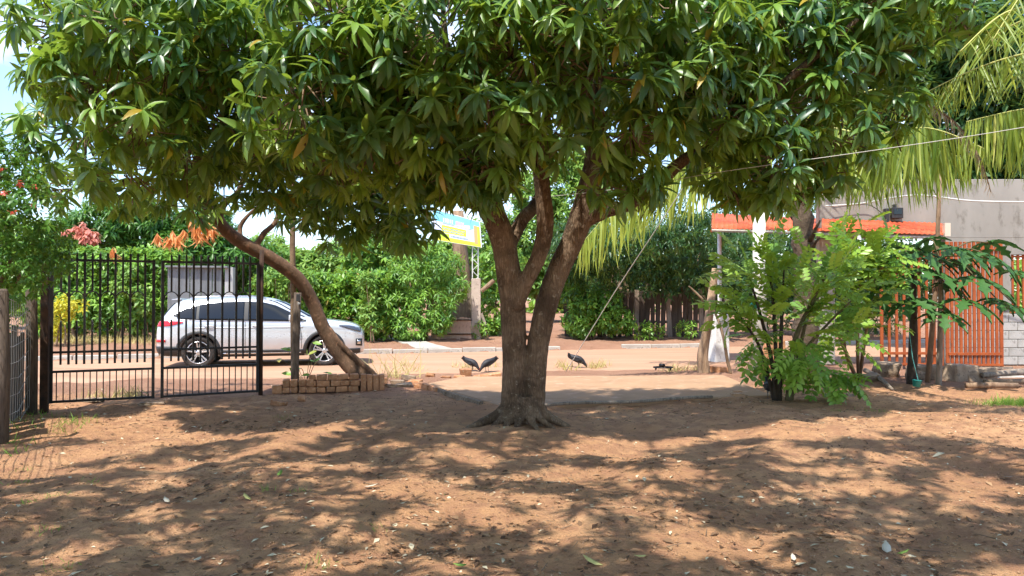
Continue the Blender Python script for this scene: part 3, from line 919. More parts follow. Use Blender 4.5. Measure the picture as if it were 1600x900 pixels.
for k, (px, lab) in enumerate(((1000, "small leafy weed clump left of middle at the far plank fence"), (1075, "leafy weed clump at the far plank fence behind the cut stump"), (1020, "low leafy weed clump in the middle of the far plank fence"))):
    plant("weed", lab, "weed", gb(px, 24.4), [BC(px, 517 - 3 * (k % 2), 24.4, .42, .3, .28)], M_HEDGE, .22, (6, 8), (.14, .2), group="weeds along the far fence",
          trunk=stems(gb(px, 24.4), [P(px, 512, 24.4)], .02, .01))
plant("shrub", "dark green shrub between the plank gate pillar and the big trunk", "shrub", gb(775, 26),
      [BC(770, 480, 26, .8, .6, .9), BC(785, 420, 26.3, .9, .7, .9), BC(760, 510, 25.6, .5, .4, .4)], M_BUSHL, .2, (7, 10), (.18, .27), trunk=stems(gb(775, 26), [P(770, 470, 26), P(788, 430, 26)]))
plant("weed", "green weed tuft at the foot of the concrete sign pillar", "weed", gb(752, 24.3), [BC(752, 515, 24.3, .28, .2, .24)], M_HEDGE, .18, (6, 8), (.14, .2))

for lab, pxs, mt in (("pale vine trailing down the clipped hedge behind the car's bonnet", ((572, 440), (578, 462), (574, 486), (580, 508)), M_LIGHTL), ("light green creeper sprawling on the hedge top beside the leaning trunk", ((430, 432), (452, 428), (478, 434), (446, 452)), M_LIGHTL), ("pale leafy creeper on the tall hedge behind the left gate leaf", ((200, 430), (214, 452), (188, 446), (226, 474)), M_LIGHTL)):
    plant("creeper", lab, "creeper", gb(pxs[-1][0], 22.3), [BC(x_, y_, (22.55 if x_ > 300 else 21.95), .28, .16, .26) for x_, y_ in pxs], mt, .17, (6, 9), (.16, .26), group="creepers on the hedges",
          trunk=stems(gb(pxs[-1][0], 22.4), [P(x_, y_, 22.5) for x_, y_ in pxs[:2]], .02, .01))
# the dark tree with many crossing stems on the right
dk = []
for (x, y, Y, rx, rz) in ((900, 400, 27, 1.2, .9), (960, 395, 26.5, 1.2, .9), (1030, 390, 26, 1.2, .9), (1090, 400, 26, 1.2, 1.0), (1150, 400, 26, 1.3, 1.0), (1220, 400, 26.5, 1.4, 1.1), (1290, 410, 27, 1.4, 1.2), (1350, 420, 27, 1.4, 1.2),
                          (930, 440, 26.6, .9, .7), (1000, 440, 26.4, .8, .6), (1060, 430, 26.2, .9, .6), (1120, 460, 26.6, .9, .9), (1200, 470, 27, 1.2, 1.1), (1280, 480, 27, 1.2, 1.0), (1360, 490, 27, 1.3, 1.0), (1180, 340, 28, 1.6, 1.2), (1020, 330, 28, 1.6, 1.2), (1300, 340, 28, 1.6, 1.2)):
    dk.append(BC(x, y, Y, rx, 1.0, rz, .85))
for x in range(880, 1130, 32): dk.append(BC(x, 372 + 14 * math.sin(x), 23.8, .85, .8, .7, .8)); dk.append(BC(x + 12, 418, 24.4, .8, .6, .5, .8))
for x in (900, 964, 1030, 1095): dk.append(BC(x, 452, 24.7, .6, .4, .4, .7))
st = []
for (xa, ya, xb, yb) in ((985, 522, 960, 425), (1000, 522, 1015, 430), (1012, 522, 975, 440), (1050, 522, 1035, 420), (1062, 522, 1090, 415), (1085, 522, 1062, 410), (1100, 522, 1105, 420), (940, 520, 955, 440)):
    a, b = P(xa, ya, 25.6), P(xb, yb, 25.8)
    st.append(([a + Vector((0, 0, -.2)), a.lerp(b, .4) + Vector((random.uniform(-.12, .12), 0, 0)), b, b + (b - a) * .4], [.10, .085, .07, .04]))
plant("shade_tree", "dense dark tree with several crossing stems over the far plank fence", "tree", gb(1030, 25.8), dk, M_DARKL, .27, (7, 10), (.2, .32), tpl=MANGO8, trunk=st)

# taller trees further off
def far_tree(label, px, Y, clumps, mat, th=3.0, name="tree", spacing=.46, tpl=KITE):
    b = gb(px, Y)
    tops = [Vector(c[0]) for c in clumps[:4]]
    tr = [([b + Vector((0, 0, -.2)), b + Vector((.05, 0, th * .5)), b + Vector((0, 0, th))], [.2, .16, .12])] + [([b + Vector((0, 0, th * .8)), (b + Vector((0, 0, th))).lerp(t, .5), t], [.11, .07, .03]) for t in tops]
    return plant(name, label, "tree", b, clumps, mat, spacing * .62, (7, 10), (.28, .42), tpl=tpl, trunk=tr, group="trees beyond the road")
far_tree("mid green tree rising behind the middle of the clipped hedge", 580, 31, [BC(575, 400, 31, 1.1, 1, .9), BC(620, 395, 31, 1.0, 1, .9), BC(560, 440, 31, 1.1, 1, .9), BC(630, 440, 31, 1.2, 1, 1), BC(600, 370, 31, .6, .6, .5)], M_BUSHL)
far_tree("pale yellowish tree behind the hedge under the leaning trunk", 480, 36, [BC(470, 420, 36, 1.5, 1.2, 1), BC(520, 410, 36, 1.2, 1.2, 1), BC(430, 410, 36, 1.4, 1.2, 1), BC(500, 440, 36, 1.6, 1.2, 1.2), BC(420, 380, 37, .8, .8, .6, .6)], M_LIGHTL)
far_tree("pale green tree seen through the fork of the big trunk", 840, 38, [BC(830, 360, 38, 1.6, 1.2, 1.5), BC(800, 420, 38, 1.8, 1.2, 1.6), BC(870, 420, 38, 2.0, 1.4, 1.8), BC(690, 420, 38, 1.8, 1.2, 1.6), BC(750, 390, 38, 1.6, 1.4, 1.6), BC(840, 300, 38, 1.4, 1.2, 1.3), BC(905, 330, 38, 1.6, 1.2, 1.6), BC(930, 270, 38, 1.4, 1.2, 1.4), BC(890, 250, 38.5, 1.2, 1.2, 1.2)], M_LIGHTL)
pink_tree = far_tree("tree with pink young leaves rising behind the left half of the gate", 140, 26, [BC(110, 365, 26, 1.0, .9, .8), BC(160, 350, 26, 1.0, .9, .9), BC(215, 350, 26.5, 1.2, .9, 1.0), BC(320, 360, 27, 1.2, .9, 1.0), BC(275, 395, 26.5, 1.2, .9, .9), BC(335, 400, 27, 1.3, .9, .9), BC(395, 410, 28, 1.2, 1, .9), BC(250, 345, 27, 1.0, .8, .6), BC(300, 440, 27, 1.6, .9, 1.2), BC(380, 450, 28, 1.6, .9, 1.2), BC(190, 440, 27, 1.6, .9, 1.2)], M_SHRUB, tpl=MANGO8, spacing=.36)
pts, outs, idx = sample_clumps([BC(115, 360, 24.9, .3, .2, .18), BC(140, 368, 24.9, .3, .2, .18), BC(128, 352, 24.9, .2, .2, .12)], .2, .6)
R, Q, S, W = rosettes(pts, outs, (6, 9), (.2, .3), (.6, 1.6))
tag(leaf_cloud("young_leaves", OVAL8, R, Q, S, M_PINK, pink_tree), "pink young leaves", kind="stuff")
far_tree("broad dark tree behind the grey wall at the top right", 1560, 21, [BC(1540, 60, 20, 1.1, 1, 1.0), BC(1600, 100, 20, 1.3, 1, 1.2), BC(1560, 170, 20.5, 1.2, 1, 1.1), BC(1610, 240, 20.5, 1.2, 1, 1.1), BC(1500, 110, 21, .9, 1, .9), BC(1650, 30, 20, 1.6, 1, 1.2), BC(1480, 200, 21, 1.0, 1, 1.0), BC(1440, 130, 21.5, 1.1, .9, 1.1), BC(1420, 250, 21.5, 1.2, .8, .9), BC(1390, 60, 21.5, 1.2, .9, 1.2), BC(1340, 180, 22, 1.2, .8, 1.2), BC(1500, 270, 21, 1.1, .8, .8), BC(1560, 280, 21, 1.1, .8, .8), BC(1460, 20, 21.5, 1.2, .8, 1.0)], M_DARKL, 4.5, spacing=.4)
far_tree("green tree left of the fence in the distance", -20, 30, [BC(-40, 420, 30, 2, 1.4, 1.6), BC(40, 430, 30, 1.6, 1.4, 1.4), BC(60, 380, 30, 1.1, 1.0, .9), BC(-40, 350, 30, 1.6, 1.4, 1.5)], M_BUSHL)
far_tree("tall green tree far behind the dark fence", 980, 40, [BC(960, 400, 40, 2.4, 1.6, 2), BC(1040, 420, 40, 2.4, 1.6, 2), BC(1120, 400, 40, 2.4, 1.6, 2.2), BC(900, 440, 40, 2.2, 1.6, 1.8), BC(1200, 420, 40, 2.6, 1.6, 2.2), BC(1300, 430, 40, 2.6, 1.6, 2.2), BC(1400, 430, 40, 2.6, 1.6, 2.2)], M_DARKL, spacing=.6)

# the shrub spilling over the wire fence at the left edge, in small leaf
sh_base = Vector((-7.6, 9.6, 0))
shc = [BC(20, 330, 9.0, .62, .6, .45), BC(-30, 290, 9.0, .7, .6, .6), BC(40, 400, 9.2, .55, .5, .38), BC(10, 420, 9.0, .6, .5, .4), BC(72, 375, 9.6, .32, .4, .28), BC(20, 260, 9.4, .42, .4, .34), BC(-20, 220, 9.3, .45, .4, .34), BC(-40, 480, 9.8, .6, .4, .6), BC(-60, 380, 9, .7, .6, .9), BC(-90, 540, 10.2, .6, .4, .9), BC(86, 405, 9.9, .2, .25, .16)]
plant("garden_shrub", "leafy green shrub with red flowers spilling over the wire fence", "shrub", sh_base, shc, M_SHRUB, .155, (6, 9), (.075, .115), droop=(.1, .8), shell=.5,
      trunk=stems(sh_base, [P(20, 400, 9.3), P(-30, 330, 9.2), P(60, 390, 9.6), P(10, 260, 9.4)], .05),
      extra=(M_RED, [P(*q) for q in ((8, 300, 8.6), (30, 285, 8.7), (54, 290, 9.1), (5, 262, 8.8), (50, 318, 8.9), (20, 330, 8.4))], (7, 11), (.045, .07), "flowers"))

# woodland on the skyline: one mass far beyond the street
wc = []
for i in range(70):
    x = -75 + i * 2.3 + random.uniform(-1, 1)
    wc.append(((x, 62 + random.uniform(-3, 6), random.uniform(2.0, 3.6)), (2.6, 2.0, random.uniform(2.2, 3.4)), .5))
pts, outs, idx = sample_clumps(wc, .8)
R, Q, S, W = rosettes(pts, outs, (6, 8), (.6, .95), (0, .6))
tag(leaf_cloud("distant_woodland", KITE, R, Q, S, M_BUSHL), "green woodland on the skyline beyond the street", "woodland", kind="stuff")
# ------------------------------------------------------------------ coconut palms
M_PALM = mat_leaf("coconut_leaflet", (0.10, 0.19, 0.03), (0.22, 0.31, 0.05), (0.52, 0.56, 0.07), 0.45, 0.4, .45)
M_PALMY = mat_leaf("yellowing_leaflet", (0.22, 0.32, 0.045), (0.38, 0.44, 0.08), (0.62, 0.68, 0.11), 0.48, 0.45, .4)
M_PALMG = mat_leaf("fresh_leaflet", (0.15, 0.25, 0.035), (0.32, 0.40, 0.07), (0.56, 0.64, 0.10), 0.45, 0.42, .45, (.42, .30, .14))
M_PALMDRY = mat_leaf("dry_leaflet", (0.34, 0.24, 0.15), (0.48, 0.36, 0.24), (0.55, 0.40, 0.25), 0.3, 0.7, .2)
M_RACHIS = mat_rough("frond_midrib", (0.36, 0.38, 0.10), (0.52, 0.48, 0.16), 8, 0.6, None, .2, .003)
M_PALMTRUNK = mat_rough("palm_trunk", (0.085, 0.06, 0.042), (0.19, 0.14, 0.10), 9, 0.95, (0.05, 0.035, 0.025), 0.9, 0.03, (1, 1, 2.2))

def frond(palm, path, mat, n_pair=52, length=0.85, hang=1.0, start=0.16, single=0, spread=.8, rmat=None, key="", width=1.0):
    """Arching midrib with two rows of hanging leaflets; some are single objects, the rest one mass."""
    pth = smooth_path(path, 8)
    n = len(pth)
    seg = np.array([tuple(p) for p in pth])
    cum = np.concatenate([[0], np.cumsum(np.linalg.norm(np.diff(seg, axis=0), axis=1))]); cum /= cum[-1]
    mb = MB(); mb.tube(pth, list(np.interp(np.linspace(0, 1, n), [0, .15, 1], [.05, .028, .006])), 6, squash=.7)
    fr = mb.build("frond", rmat or M_RACHIS, palm, smooth=True, fix=False)
    ts = np.linspace(start, .995, n_pair)
    pos = np.stack([np.interp(ts, cum, seg[:, k]) for k in range(3)], -1)
    tan = nrm(np.stack([np.interp(np.minimum(ts + .02, 1), cum, seg[:, k]) - np.interp(ts - .02, cum, seg[:, k]) for k in range(3)], -1))
    side = nrm(np.cross(tan, np.array([0, 0, 1.0])))
    D, Q, S = [], [], []
    for sgn in (-1, 1):
        sp = spread * RNG.uniform(.6, 1.2, (n_pair, 1))
        d = nrm(side * sgn * sp + tan * RNG.uniform(.15, .45, (n_pair, 1)) + np.array([0, 0, -1.0]) * hang * RNG.uniform(.7, 1.3, (n_pair, 1)))
        D.append(d); Q.append(pos + side * sgn * .012)
        S.append(length * np.interp(ts, [0, .35, .8, 1], [.7, 1.05, .85, .45]) * RNG.uniform(.85, 1.1, n_pair))
    D, Q, S = map(np.concatenate, (D, Q, S))
    up = nrm(np.tile([[0, -.5, .8]], (len(D), 1)) + RNG.normal(size=D.shape) * .65)
    D = nrm(D + RNG.normal(size=D.shape) * .07)
    R = frames(D, up)
    # leaflets droop under their own weight: long ones bend further
    order = RNG.permutation(len(D)); a, b = order[:single], order[single:]
    tpl = (BLADE[0] * np.array([width * .8, 1, 1]), BLADE[1])
    if len(b): tag(leaf_cloud("leaflets", tpl, R[b], Q[b], S[b], mat, fr), kind="stuff")
    if len(a): leaf_objects("leaflet", tpl, "leaflet" + key, R[a], Q[a], S[a], mat, fr)
    return fr

def arch(c, az, reach, rise, drop, n=5):
    """Frond path from the crown: out and up, then bending down."""
    a = math.radians(az)
    d = Vector((math.cos(a), math.sin(a), 0))
    out = []
    for i in range(n):
        t = i / (n - 1)
        out.append(Vector(c) + d * reach * t + Vector((0, 0, rise * math.sin(min(t * 1.9, math.pi / 2)) - drop * t ** 2.4)))
    return out

pb = Vector((P(1257, 590, 15.0).x, 15.0, 0))
palm = thing("coconut_palm", pb, "coconut palm with shaggy dark trunk behind the leafy bush", "palm tree")
pc = Vector((pb.x + .05, 15.0, 4.75))
mb = MB()
path = smooth_path([pb + Vector((0, 0, -.1)), pb + Vector((.03, 0, 1.5)), pb + Vector((-.02, 0, 3)), pc], 10)
mb.tube(path, [.27 + .03 * math.sin(i * 2.2) - .004 * i for i in range(len(path))], 12, wob=.09)
mb.build("trunk", M_PALMTRUNK, palm, smooth=True)
for i in range(16):       # old frond bases
    a = random.uniform(0, 6.28); z = random.uniform(2.3, 4.5)
    d = Vector((math.cos(a), math.sin(a), 0))
    p = pb + Vector((0, 0, z)) + d * .2
    sb = MB(); sb.tube([p, p + d * .14 + Vector((0, 0, .2)), p + d * .3 + Vector((0, 0, .26 + random.uniform(-.2, .2)))], [.07, .05, .025], 6, squash=.5)
    sb.build("frond_base", M_PALMTRUNK, palm, smooth=True)
frond(palm, [pc, P(1200, 205, 14.7), P(1090, 240, 14.4), P(985, 300, 14.1), P(905, 385, 13.9)], M_PALMY, 66, 1.45, 1.7, .12, 80, .55, key="y")
frond(palm, [pc, P(1190, 190, 15.5), P(1110, 215, 15.9), P(1030, 270, 16.2), P(985, 340, 16.4)], M_PALMY, 46, 1.4, 1.6, .15, 0, .5, key="y")
frond(palm, [pc, P(1290, 200, 13.4), P(1360, 210, 12.0), P(1450, 200, 10.6), P(1545, 235, 9.8)], M_PALM, 104, 1.2, 2.0, .12, 80, .4, key="g")
frond(palm, [pc, P(1300, 215, 14.0), P(1370, 225, 13.0), P(1440, 225, 12.4), P(1510, 250, 12.0)], M_PALM, 90, 1.3, 2.0, .12, 0, .5, key="g")
frond(palm, [pc, P(1240, 130, 15.2), P(1215, 70, 15.4), P(1175, 60, 15.6), P(1130, 110, 15.8)], M_PALM, 46, .8, .9, .15, 0, .9, key="g")
frond(palm, arch(pc, 62, 3.6, 1.7, 2.2), M_PALM, 44, .8, .9, .15, 0, .9)
frond(palm, arch(pc, 118, 3.6, 1.8, 2.4), M_PALM, 44, .8, .9, .15, 0, .9)
frond(palm, arch(pc, 20, 3.7, 1.9, 1.6), M_PALM, 44, .8, .9, .15, 0, .9)
frond(palm, [pc, pc + Vector((-.1, -.3, .7)), pc + Vector((-.3, -.8, 1.5)), pc + Vector((-.6, -1.5, 1.9))], M_PALM, 40, .8, .6, .15, 0, 1.0)
# second palm, standing off to the right; its low fronds hang into the picture
qb = Vector((8.6, 9.4, 0))
palm2 = thing("coconut_palm", qb, "second coconut palm at the far right, its long fronds hanging into view", "palm tree")
qc = Vector((8.5, 9.3, 4.6))
mb = MB(); path = smooth_path([qb + Vector((0, 0, -.1)), qb + Vector((-.15, 0, 1.6)), qb + Vector((-.1, 0, 3.2)), qc], 10)
mb.tube(path, [.2 + .015 * math.sin(i * 2.2) - .002 * i for i in range(len(path))], 12, wob=.05)
mb.build("trunk", M_PALMTRUNK, palm2, smooth=True)
frond(palm2, [qc, P(1760, 150, 9.0), P(1660, 165, 8.8), P(1590, 172, 8.6), P(1510, 190, 8.5)], M_PALMG, 104, 1.0, 2.6, .1, 90, .16, key="y2")
frond(palm2, [qc, P(1720, 70, 9.3), P(1620, 80, 9.0), P(1530, 105, 8.7), P(1436, 150, 8.5)], M_PALM, 70, .7, 1.1, .1, 60, .6, key="g2")
frond(palm2, [qc, P(1700, 30, 9.2), P(1640, 10, 8.7), P(1570, 20, 8.2), P(1500, 80, 7.9)], M_PALMY, 26, .55, .8, .1, 30, .7, key="y2")
frond(palm2, [P(1420, 140, 9.6), P(1455, 165, 9.5), P(1495, 195, 9.4), P(1530, 245, 9.3), P(1548, 300, 9.2)], M_PALMDRY, 40, .26, 1.0, .02, 40, .8, rmat=M_TWIG, key="d")
for az in (-60, 0, 60, 120, 200, 250):
    frond(palm2, arch(qc, az, 3.4, 1.8, 2.0), M_PALM, 40, .8, .9, .15)
# ------------------------------------------------------------------ parked car (x forward, rear axle at x = 0)
from mathutils.bvhtree import BVHTree
def paint_mat():
    """Silver-white lacquer with a film of road dust thickening towards the sills."""
    m, n, l, out = new_mat("silver_white_paint")
    b = n.new("ShaderNodeBsdfPrincipled")
    tc = n.new("ShaderNodeTexCoord"); sep = n.new("ShaderNodeSeparateXYZ"); l.new(tc.outputs['Object'], sep.inputs[0])
    mr = n.new("ShaderNodeMapRange"); mr.inputs[1].default_value = .95; mr.inputs[2].default_value = .28; mr.inputs[4].default_value = .75
    l.new(sep.outputs['Z'], mr.inputs[0])
    mu = n.new("ShaderNodeMath"); mu.operation = 'MULTIPLY'; l.new(mr.outputs[0], mu.inputs[0]); l.new(noise(n, l, 4, 6, .65), mu.inputs[1])
    l.new(mix_rgb(n, l, mu.outputs[0], (.60, .64, .69), (.46, .31, .22)), b.inputs['Base Color'])
    ro = n.new("ShaderNodeMapRange"); ro.inputs[3].default_value = .22; ro.inputs[4].default_value = .6; l.new(mu.outputs[0], ro.inputs[0]); l.new(ro.outputs[0], b.inputs['Roughness'])
    b.inputs['Metallic'].default_value = .4; b.inputs['Coat Weight'].default_value = .9; b.inputs['Coat Roughness'].default_value = .05
    l.new(b.outputs[0], out.inputs['Surface'])
    return m
M_PAINT = paint_mat()
M_GLASS = mat_plain("tinted_glass", (0.006, 0.009, 0.013), 0.03, 0.0, 0.0, 0.5)
M_CLAD = mat_plain("black_plastic", (0.022, 0.022, 0.023), 0.55)
M_SEAM = mat_plain("panel_gap", (0.015, 0.015, 0.016), 0.8)
M_TYRE = mat_rough("tyre_rubber", (0.018, 0.017, 0.016), (0.035, 0.03, 0.027), 12, 0.85, (0.09, 0.06, 0.045), 0.2, 0.002)
M_RIM = mat_plain("alloy_rim", (0.72, 0.72, 0.74), 0.25, 0.85)
M_RIMDARK = mat_plain("rim_recess", (0.012, 0.012, 0.013), 0.5)
M_TAIL = mat_plain("red_lamp", (0.55, 0.008, 0.012), 0.12, 0, 0.8)
M_LAMP = mat_plain("clear_lamp", (0.10, 0.11, 0.12), 0.08, 0.6, 0.8)
M_CHROME = mat_plain("chrome_trim", (0.7, 0.7, 0.72), 0.15, 1.0)
M_PLATE = mat_plain("number_plate", (0.55, 0.55, 0.55), 0.5)

car = thing("parked_car", (0, 0, 0), "silver white five door car parked on the road behind the gate", "car")
#        x      zbot  ztop   zbelt  w     wroof
ST = [(-0.905, 0.50, 0.72, 0.66, 0.62, 0.55), (-0.885, 0.40, 0.86, 0.80, 0.74, 0.66), (-0.85, 0.33, 1.02, 0.96, 0.83, 0.68), (-0.79, 0.28, 1.16, 1.04, 0.875, 0.69),
      (-0.70, 0.26, 1.30, 1.06, 0.895, 0.66), (-0.58, 0.255, 1.47, 1.07, 0.905, 0.64), (-0.46, 0.25, 1.565, 1.07, 0.912, 0.635), (-0.2, 0.245, 1.605, 1.06, 0.92, 0.64), (0.3, 0.24, 1.64, 1.04, 0.925, 0.645),
      (0.9, 0.24, 1.65, 1.02, 0.925, 0.645), (1.3, 0.24, 1.635, 1.00, 0.925, 0.64), (1.6, 0.24, 1.58, 0.99, 0.925, 0.635), (1.85, 0.24, 1.47, 0.985, 0.925, 0.65), (2.15, 0.24, 1.29, 0.98, 0.925, 0.70),
      (2.40, 0.24, 1.13, 0.975, 0.922, 0.76), (2.58, 0.24, 1.075, 0.975, 0.92, 0.80), (2.85, 0.24, 1.055, 0.965, 0.912, 0.79), (3.1, 0.245, 1.02, 0.94, 0.90, 0.77), (3.3, 0.25, 0.98, 0.90, 0.87, 0.74),
      (3.44, 0.26, 0.925, 0.84, 0.82, 0.70), (3.53, 0.28, 0.84, 0.76, 0.74, 0.62), (3.575, 0.34, 0.72, 0.65, 0.62, 0.52)]
zs = lambda z: z if z < 1.0 else 1.0 + (z - 1.0) * .92
def section(x, zb, zt, zl, w, wr):
    zt, zl = zs(zt), zs(zl)
    h = zl - zb
    half = [(0.0, zb), (w * .80, zb), (w * .93, zb + .035), (w * .985, zb + .22 * h), (w * 1.0, zb + .50 * h), (w * .985, zb + .72 * h), (w * .99, zb + .84 * h), (w * .955, zl), (lerp(w * .955, wr, .5), lerp(zl, zt - .07, .55)), (wr, zt - .075), (wr * .88, zt - .022), (wr * .5, zt - .004), (0.0, zt)]
    loop = [Vector((x, -y, z)) for y, z in half] + [Vector((x, y, z)) for y, z in reversed(half[1:-1])]
    return loop
body_mb = MB(); vs, fs = [], []
for s in ST: vs += section(*s)
nl = len(section(*ST[0]))
for i in range(len(ST) - 1):
    for k in range(nl):
        fs.append((i * nl + k, i * nl + (k + 1) % nl, (i + 1) * nl + (k + 1) % nl, (i + 1) * nl + k))
fs.append(tuple(range(nl))); fs.append(tuple(range((len(ST) - 1) * nl, len(ST) * nl))[::-1])
body_mb.add(vs, fs)
raw = link("car_raw", body_mb.mesh("car_raw", None))
cutter = MB()
for ax in (0.0, 2.67):
    cutter.lathe([(0.405, -1.2), (0.405, 1.2)], (ax, 0, 0.355), (0, 1, 0), 48)
cut = link("car_cut", cutter.mesh("car_cut", None))
sub = raw.modifiers.new("s", 'SUBSURF'); sub.levels = 2; sub.render_levels = 2
dg = bpy.context.evaluated_depsgraph_get()
full = bpy.data.meshes.new_from_object(raw.evaluated_get(dg))
bvh = BVHTree.FromPolygons([tuple(v.co) for v in full.vertices], [tuple(p.vertices) for p in full.polygons])
bo = raw.modifiers.new("b", 'BOOLEAN'); bo.object = cut; bo.operation = 'DIFFERENCE'; bo.solver = 'EXACT'
dg = bpy.context.evaluated_depsgraph_get()
bm_ = bpy.data.meshes.new_from_object(raw.evaluated_get(dg))
for o in (raw, cut): bpy.data.objects.remove(o)
bm_.name = "body"; bm_.materials.clear(); bm_.materials.append(M_PAINT)
bm_.polygons.foreach_set('use_smooth', [True] * len(bm_.polygons))
link("body", bm_, car)
MB().box((1.3, 0, 0.47), (4.1, 1.15, 0.40)).build("underbody", M_SEAM, car)

def side_hit(x, z, sgn):
    h = bvh.ray_cast(Vector((x, sgn * 2, z)), Vector((0, -sgn, 0)))
    return h[0]
def side_patch(name, mat, lo, hi, x0, x1, sgn, off, nx=24, nz=6, parent=car):
    """Panel lying on the flank between the curves lo(x) and hi(x), a few millimetres proud of the paint."""
    vs, fs, last = [], [], None
    for i in range(nx + 1):
        x = lerp(x0, x1, i / nx); a, b = lo(x), hi(x)
        for k in range(nz + 1):
            h = bvh.ray_cast(Vector((x, sgn * 2, lerp(a, b, k / nz))), Vector((0, -sgn, 0)))
            p, nv = h[0], h[1]
            if p is None: p, nv = (Vector(last) if last else Vector((x, sgn * .6, lerp(a, b, k / nz)))), Vector((0, sgn, 0))
            if nv.y * sgn < 0: nv = -nv
            last = p
            vs.append(p + nv * off)
    for i in range(nx):
        for k in range(nz):
            a = i * (nz + 1) + k
            fs.append((a, a + 1, a + nz + 2, a + nz + 1))
    mb = MB().add(vs, fs)
    o = mb.build(name, mat, parent, smooth=True)
    md = o.modifiers.new("t", 'SOLIDIFY'); md.thickness = 0.006; md.offset = 0
    return o
def curve(pts):
    X = [p[0] for p in pts]; Z = [zs(p[1]) for p in pts]
    return lambda x: float(np.interp(x, X, Z))

belt = curve([(-.5, 1.175), (-.35, 1.10), (.2, 1.075), (2.3, 1.035)])
rooft = curve([(-.5, 1.18), (-.3, 1.315), (0, 1.415), (.5, 1.48), (1.0, 1.49), (1.35, 1.465), (1.6, 1.395), (1.9, 1.235), (2.22, 1.04)])
for sgn in (-1, 1):
    side_patch("window_surround", M_CLAD, lambda x: belt(x) - .018, lambda x: max(rooft(x) + .016, belt(x)), -.52, 2.26, sgn, .006, 70, 14)
    for x0, x1 in ((-.46, -.06), (0.0, .93), (1.02, 2.18)):
        side_patch("side_window", M_GLASS, belt, lambda x: max(rooft(x), belt(x) + .004), x0, x1, sgn, .014, 36, 14)
    side_patch("belt_trim", M_CHROME, lambda x: belt(x) - .034, lambda x: belt(x) - .018, -.45, 2.22, sgn, .008, 30, 1)
    sill = lambda x: .40
    side_patch("sill_cladding", M_CLAD, lambda x: .262, sill, .44, 2.23, sgn, .012, 20, 4)
    side_patch("sill_strip", M_CHROME, lambda x: .315, lambda x: .345, .5, 2.16, sgn, .018, 20, 1)
    side_patch("rear_cladding", M_CLAD, lambda x: .30, lambda x: .50, -.84, -.41, sgn, .012, 10, 4)
    side_patch("front_cladding", M_CLAD, lambda x: .30, lambda x: .40, 3.09, 3.46, sgn, .012, 10, 3)
    for ax in (0.0, 2.67):                       # wheel-arch lips
        vs, fs = [], []
        for i in range(33):
            a = math.radians(lerp(-8, 188, i / 32))
            for r in (.402, .425, .45, .475):
                x, z = ax + math.cos(a) * r, .355 + math.sin(a) * r
                p = side_hit(x, max(z, .27), sgn) or Vector((x, sgn * .9, z))
                vs.append(Vector((x, p.y + sgn * (.016 if r < .47 else .004), max(z, .255))))
        for i in range(32):
            for k in range(3):
                q = i * 4 + k; fs.append((q, q + 1, q + 5, q + 4))
        o = MB().add(vs, fs).build("arch_cladding", M_CLAD, car, smooth=True)
        md = o.modifiers.new("t", 'SOLIDIFY'); md.thickness = 0.012; md.offset = -1
    for xs_, z0, z1, lean_ in ((-.12, .50, 1.06, .10), (.97, .40, 1.06, .0), (2.17, .42, 1.03, -.04)):   # door gaps
        pts = []
        for k in range(13):
            z = lerp(z0, z1, k / 12); x = xs_ + (lean_ * (k / 12) ** 2 if xs_ > 0 else .30 * (1 - min(1, k / 8)) ** 2)
            p = side_hit(x, z, sgn)
            if p: pts.append(p + Vector((0, sgn * .001, 0)))
        MB().tube(pts, .005, 5).build("door_gap", M_SEAM, car)
    side_patch("crease", M_PAINT, lambda x: .885, lambda x: .905, -.1, 2.2, sgn, .006, 30, 1)
    for hx in (.12, 1.12):
        p = side_hit(hx, .93, sgn)
        h = MB().tube([p + Vector((-.0, sgn * .012, 0)), p + Vector((.05, sgn * .035, .004)), p + Vector((.17, sgn * .035, .004)), p + Vector((.22, sgn * .012, 0))], [.012, .014, .014, .012], 8)
        h.build("door_handle", M_PAINT, car, smooth=True)
    # door mirror
    m = MB().add(*(lambda c: ([c + Vector((dx * .10, sgn * dy * .095, dz * .075)) for dx, dy, dz in ((-1, -1, -.8), (1, -.8, -.6), (.7, 1, -.5), (-1, 1, -.8), (-1, -1, 1), (.7, -.8, .8), (.4, 1, .7), (-1, 1, 1))], [(0, 1, 2, 3), (4, 5, 6, 7), (0, 1, 5, 4), (1, 2, 6, 5), (2, 3, 7, 6), (3, 0, 4, 7)]))(Vector((2.0, sgn * 1.0, 1.10))))
    m.build("wing_mirror", M_PAINT, car, smooth=True, bevel=.025, segs=3)
    # roof rail
    MB().tube([(-.25, sgn * .60, 1.525), (-.15, sgn * .60, 1.56), (.5, sgn * .60, 1.592), (1.1, sgn * .60, 1.588), (1.38, sgn * .60, 1.54)], .014, 8).build("roof_rail", M_CHROME, car, smooth=True)
    # lamps
    tl_lo = curve([(-.88, .925), (-.6, .93), (-.30, 1.005)]); tl_hi = curve([(-.88, 1.03), (-.6, 1.055), (-.30, 1.02)])
    side_patch("tail_lamp", M_TAIL, tl_lo, tl_hi, -.862, -.31, sgn, .014, 22, 5)
    side_patch("rear_reflector", M_TAIL, lambda x: .59, lambda x: .645, -.872, -.66, sgn, .012, 8, 2)
    hl_lo = curve([(2.98, .915), (3.25, .83), (3.44, .77)]); hl_hi = curve([(2.98, .93), (3.2, .915), (3.44, .865)])
    side_patch("headlight", M_LAMP, hl_lo, hl_hi, 2.99, 3.47, sgn, .012, 18, 4)
    fl = side_patch("fog_lamp_bezel", M_CLAD, lambda x: .47 - (x - 3.3) * .1, lambda x: .62, 3.36, 3.50, sgn, .010, 8, 4)
    side_patch("fog_lamp", M_CHROME, lambda x: .50, lambda x: .58, 3.39, 3.46, sgn, .018, 4, 3, parent=fl)
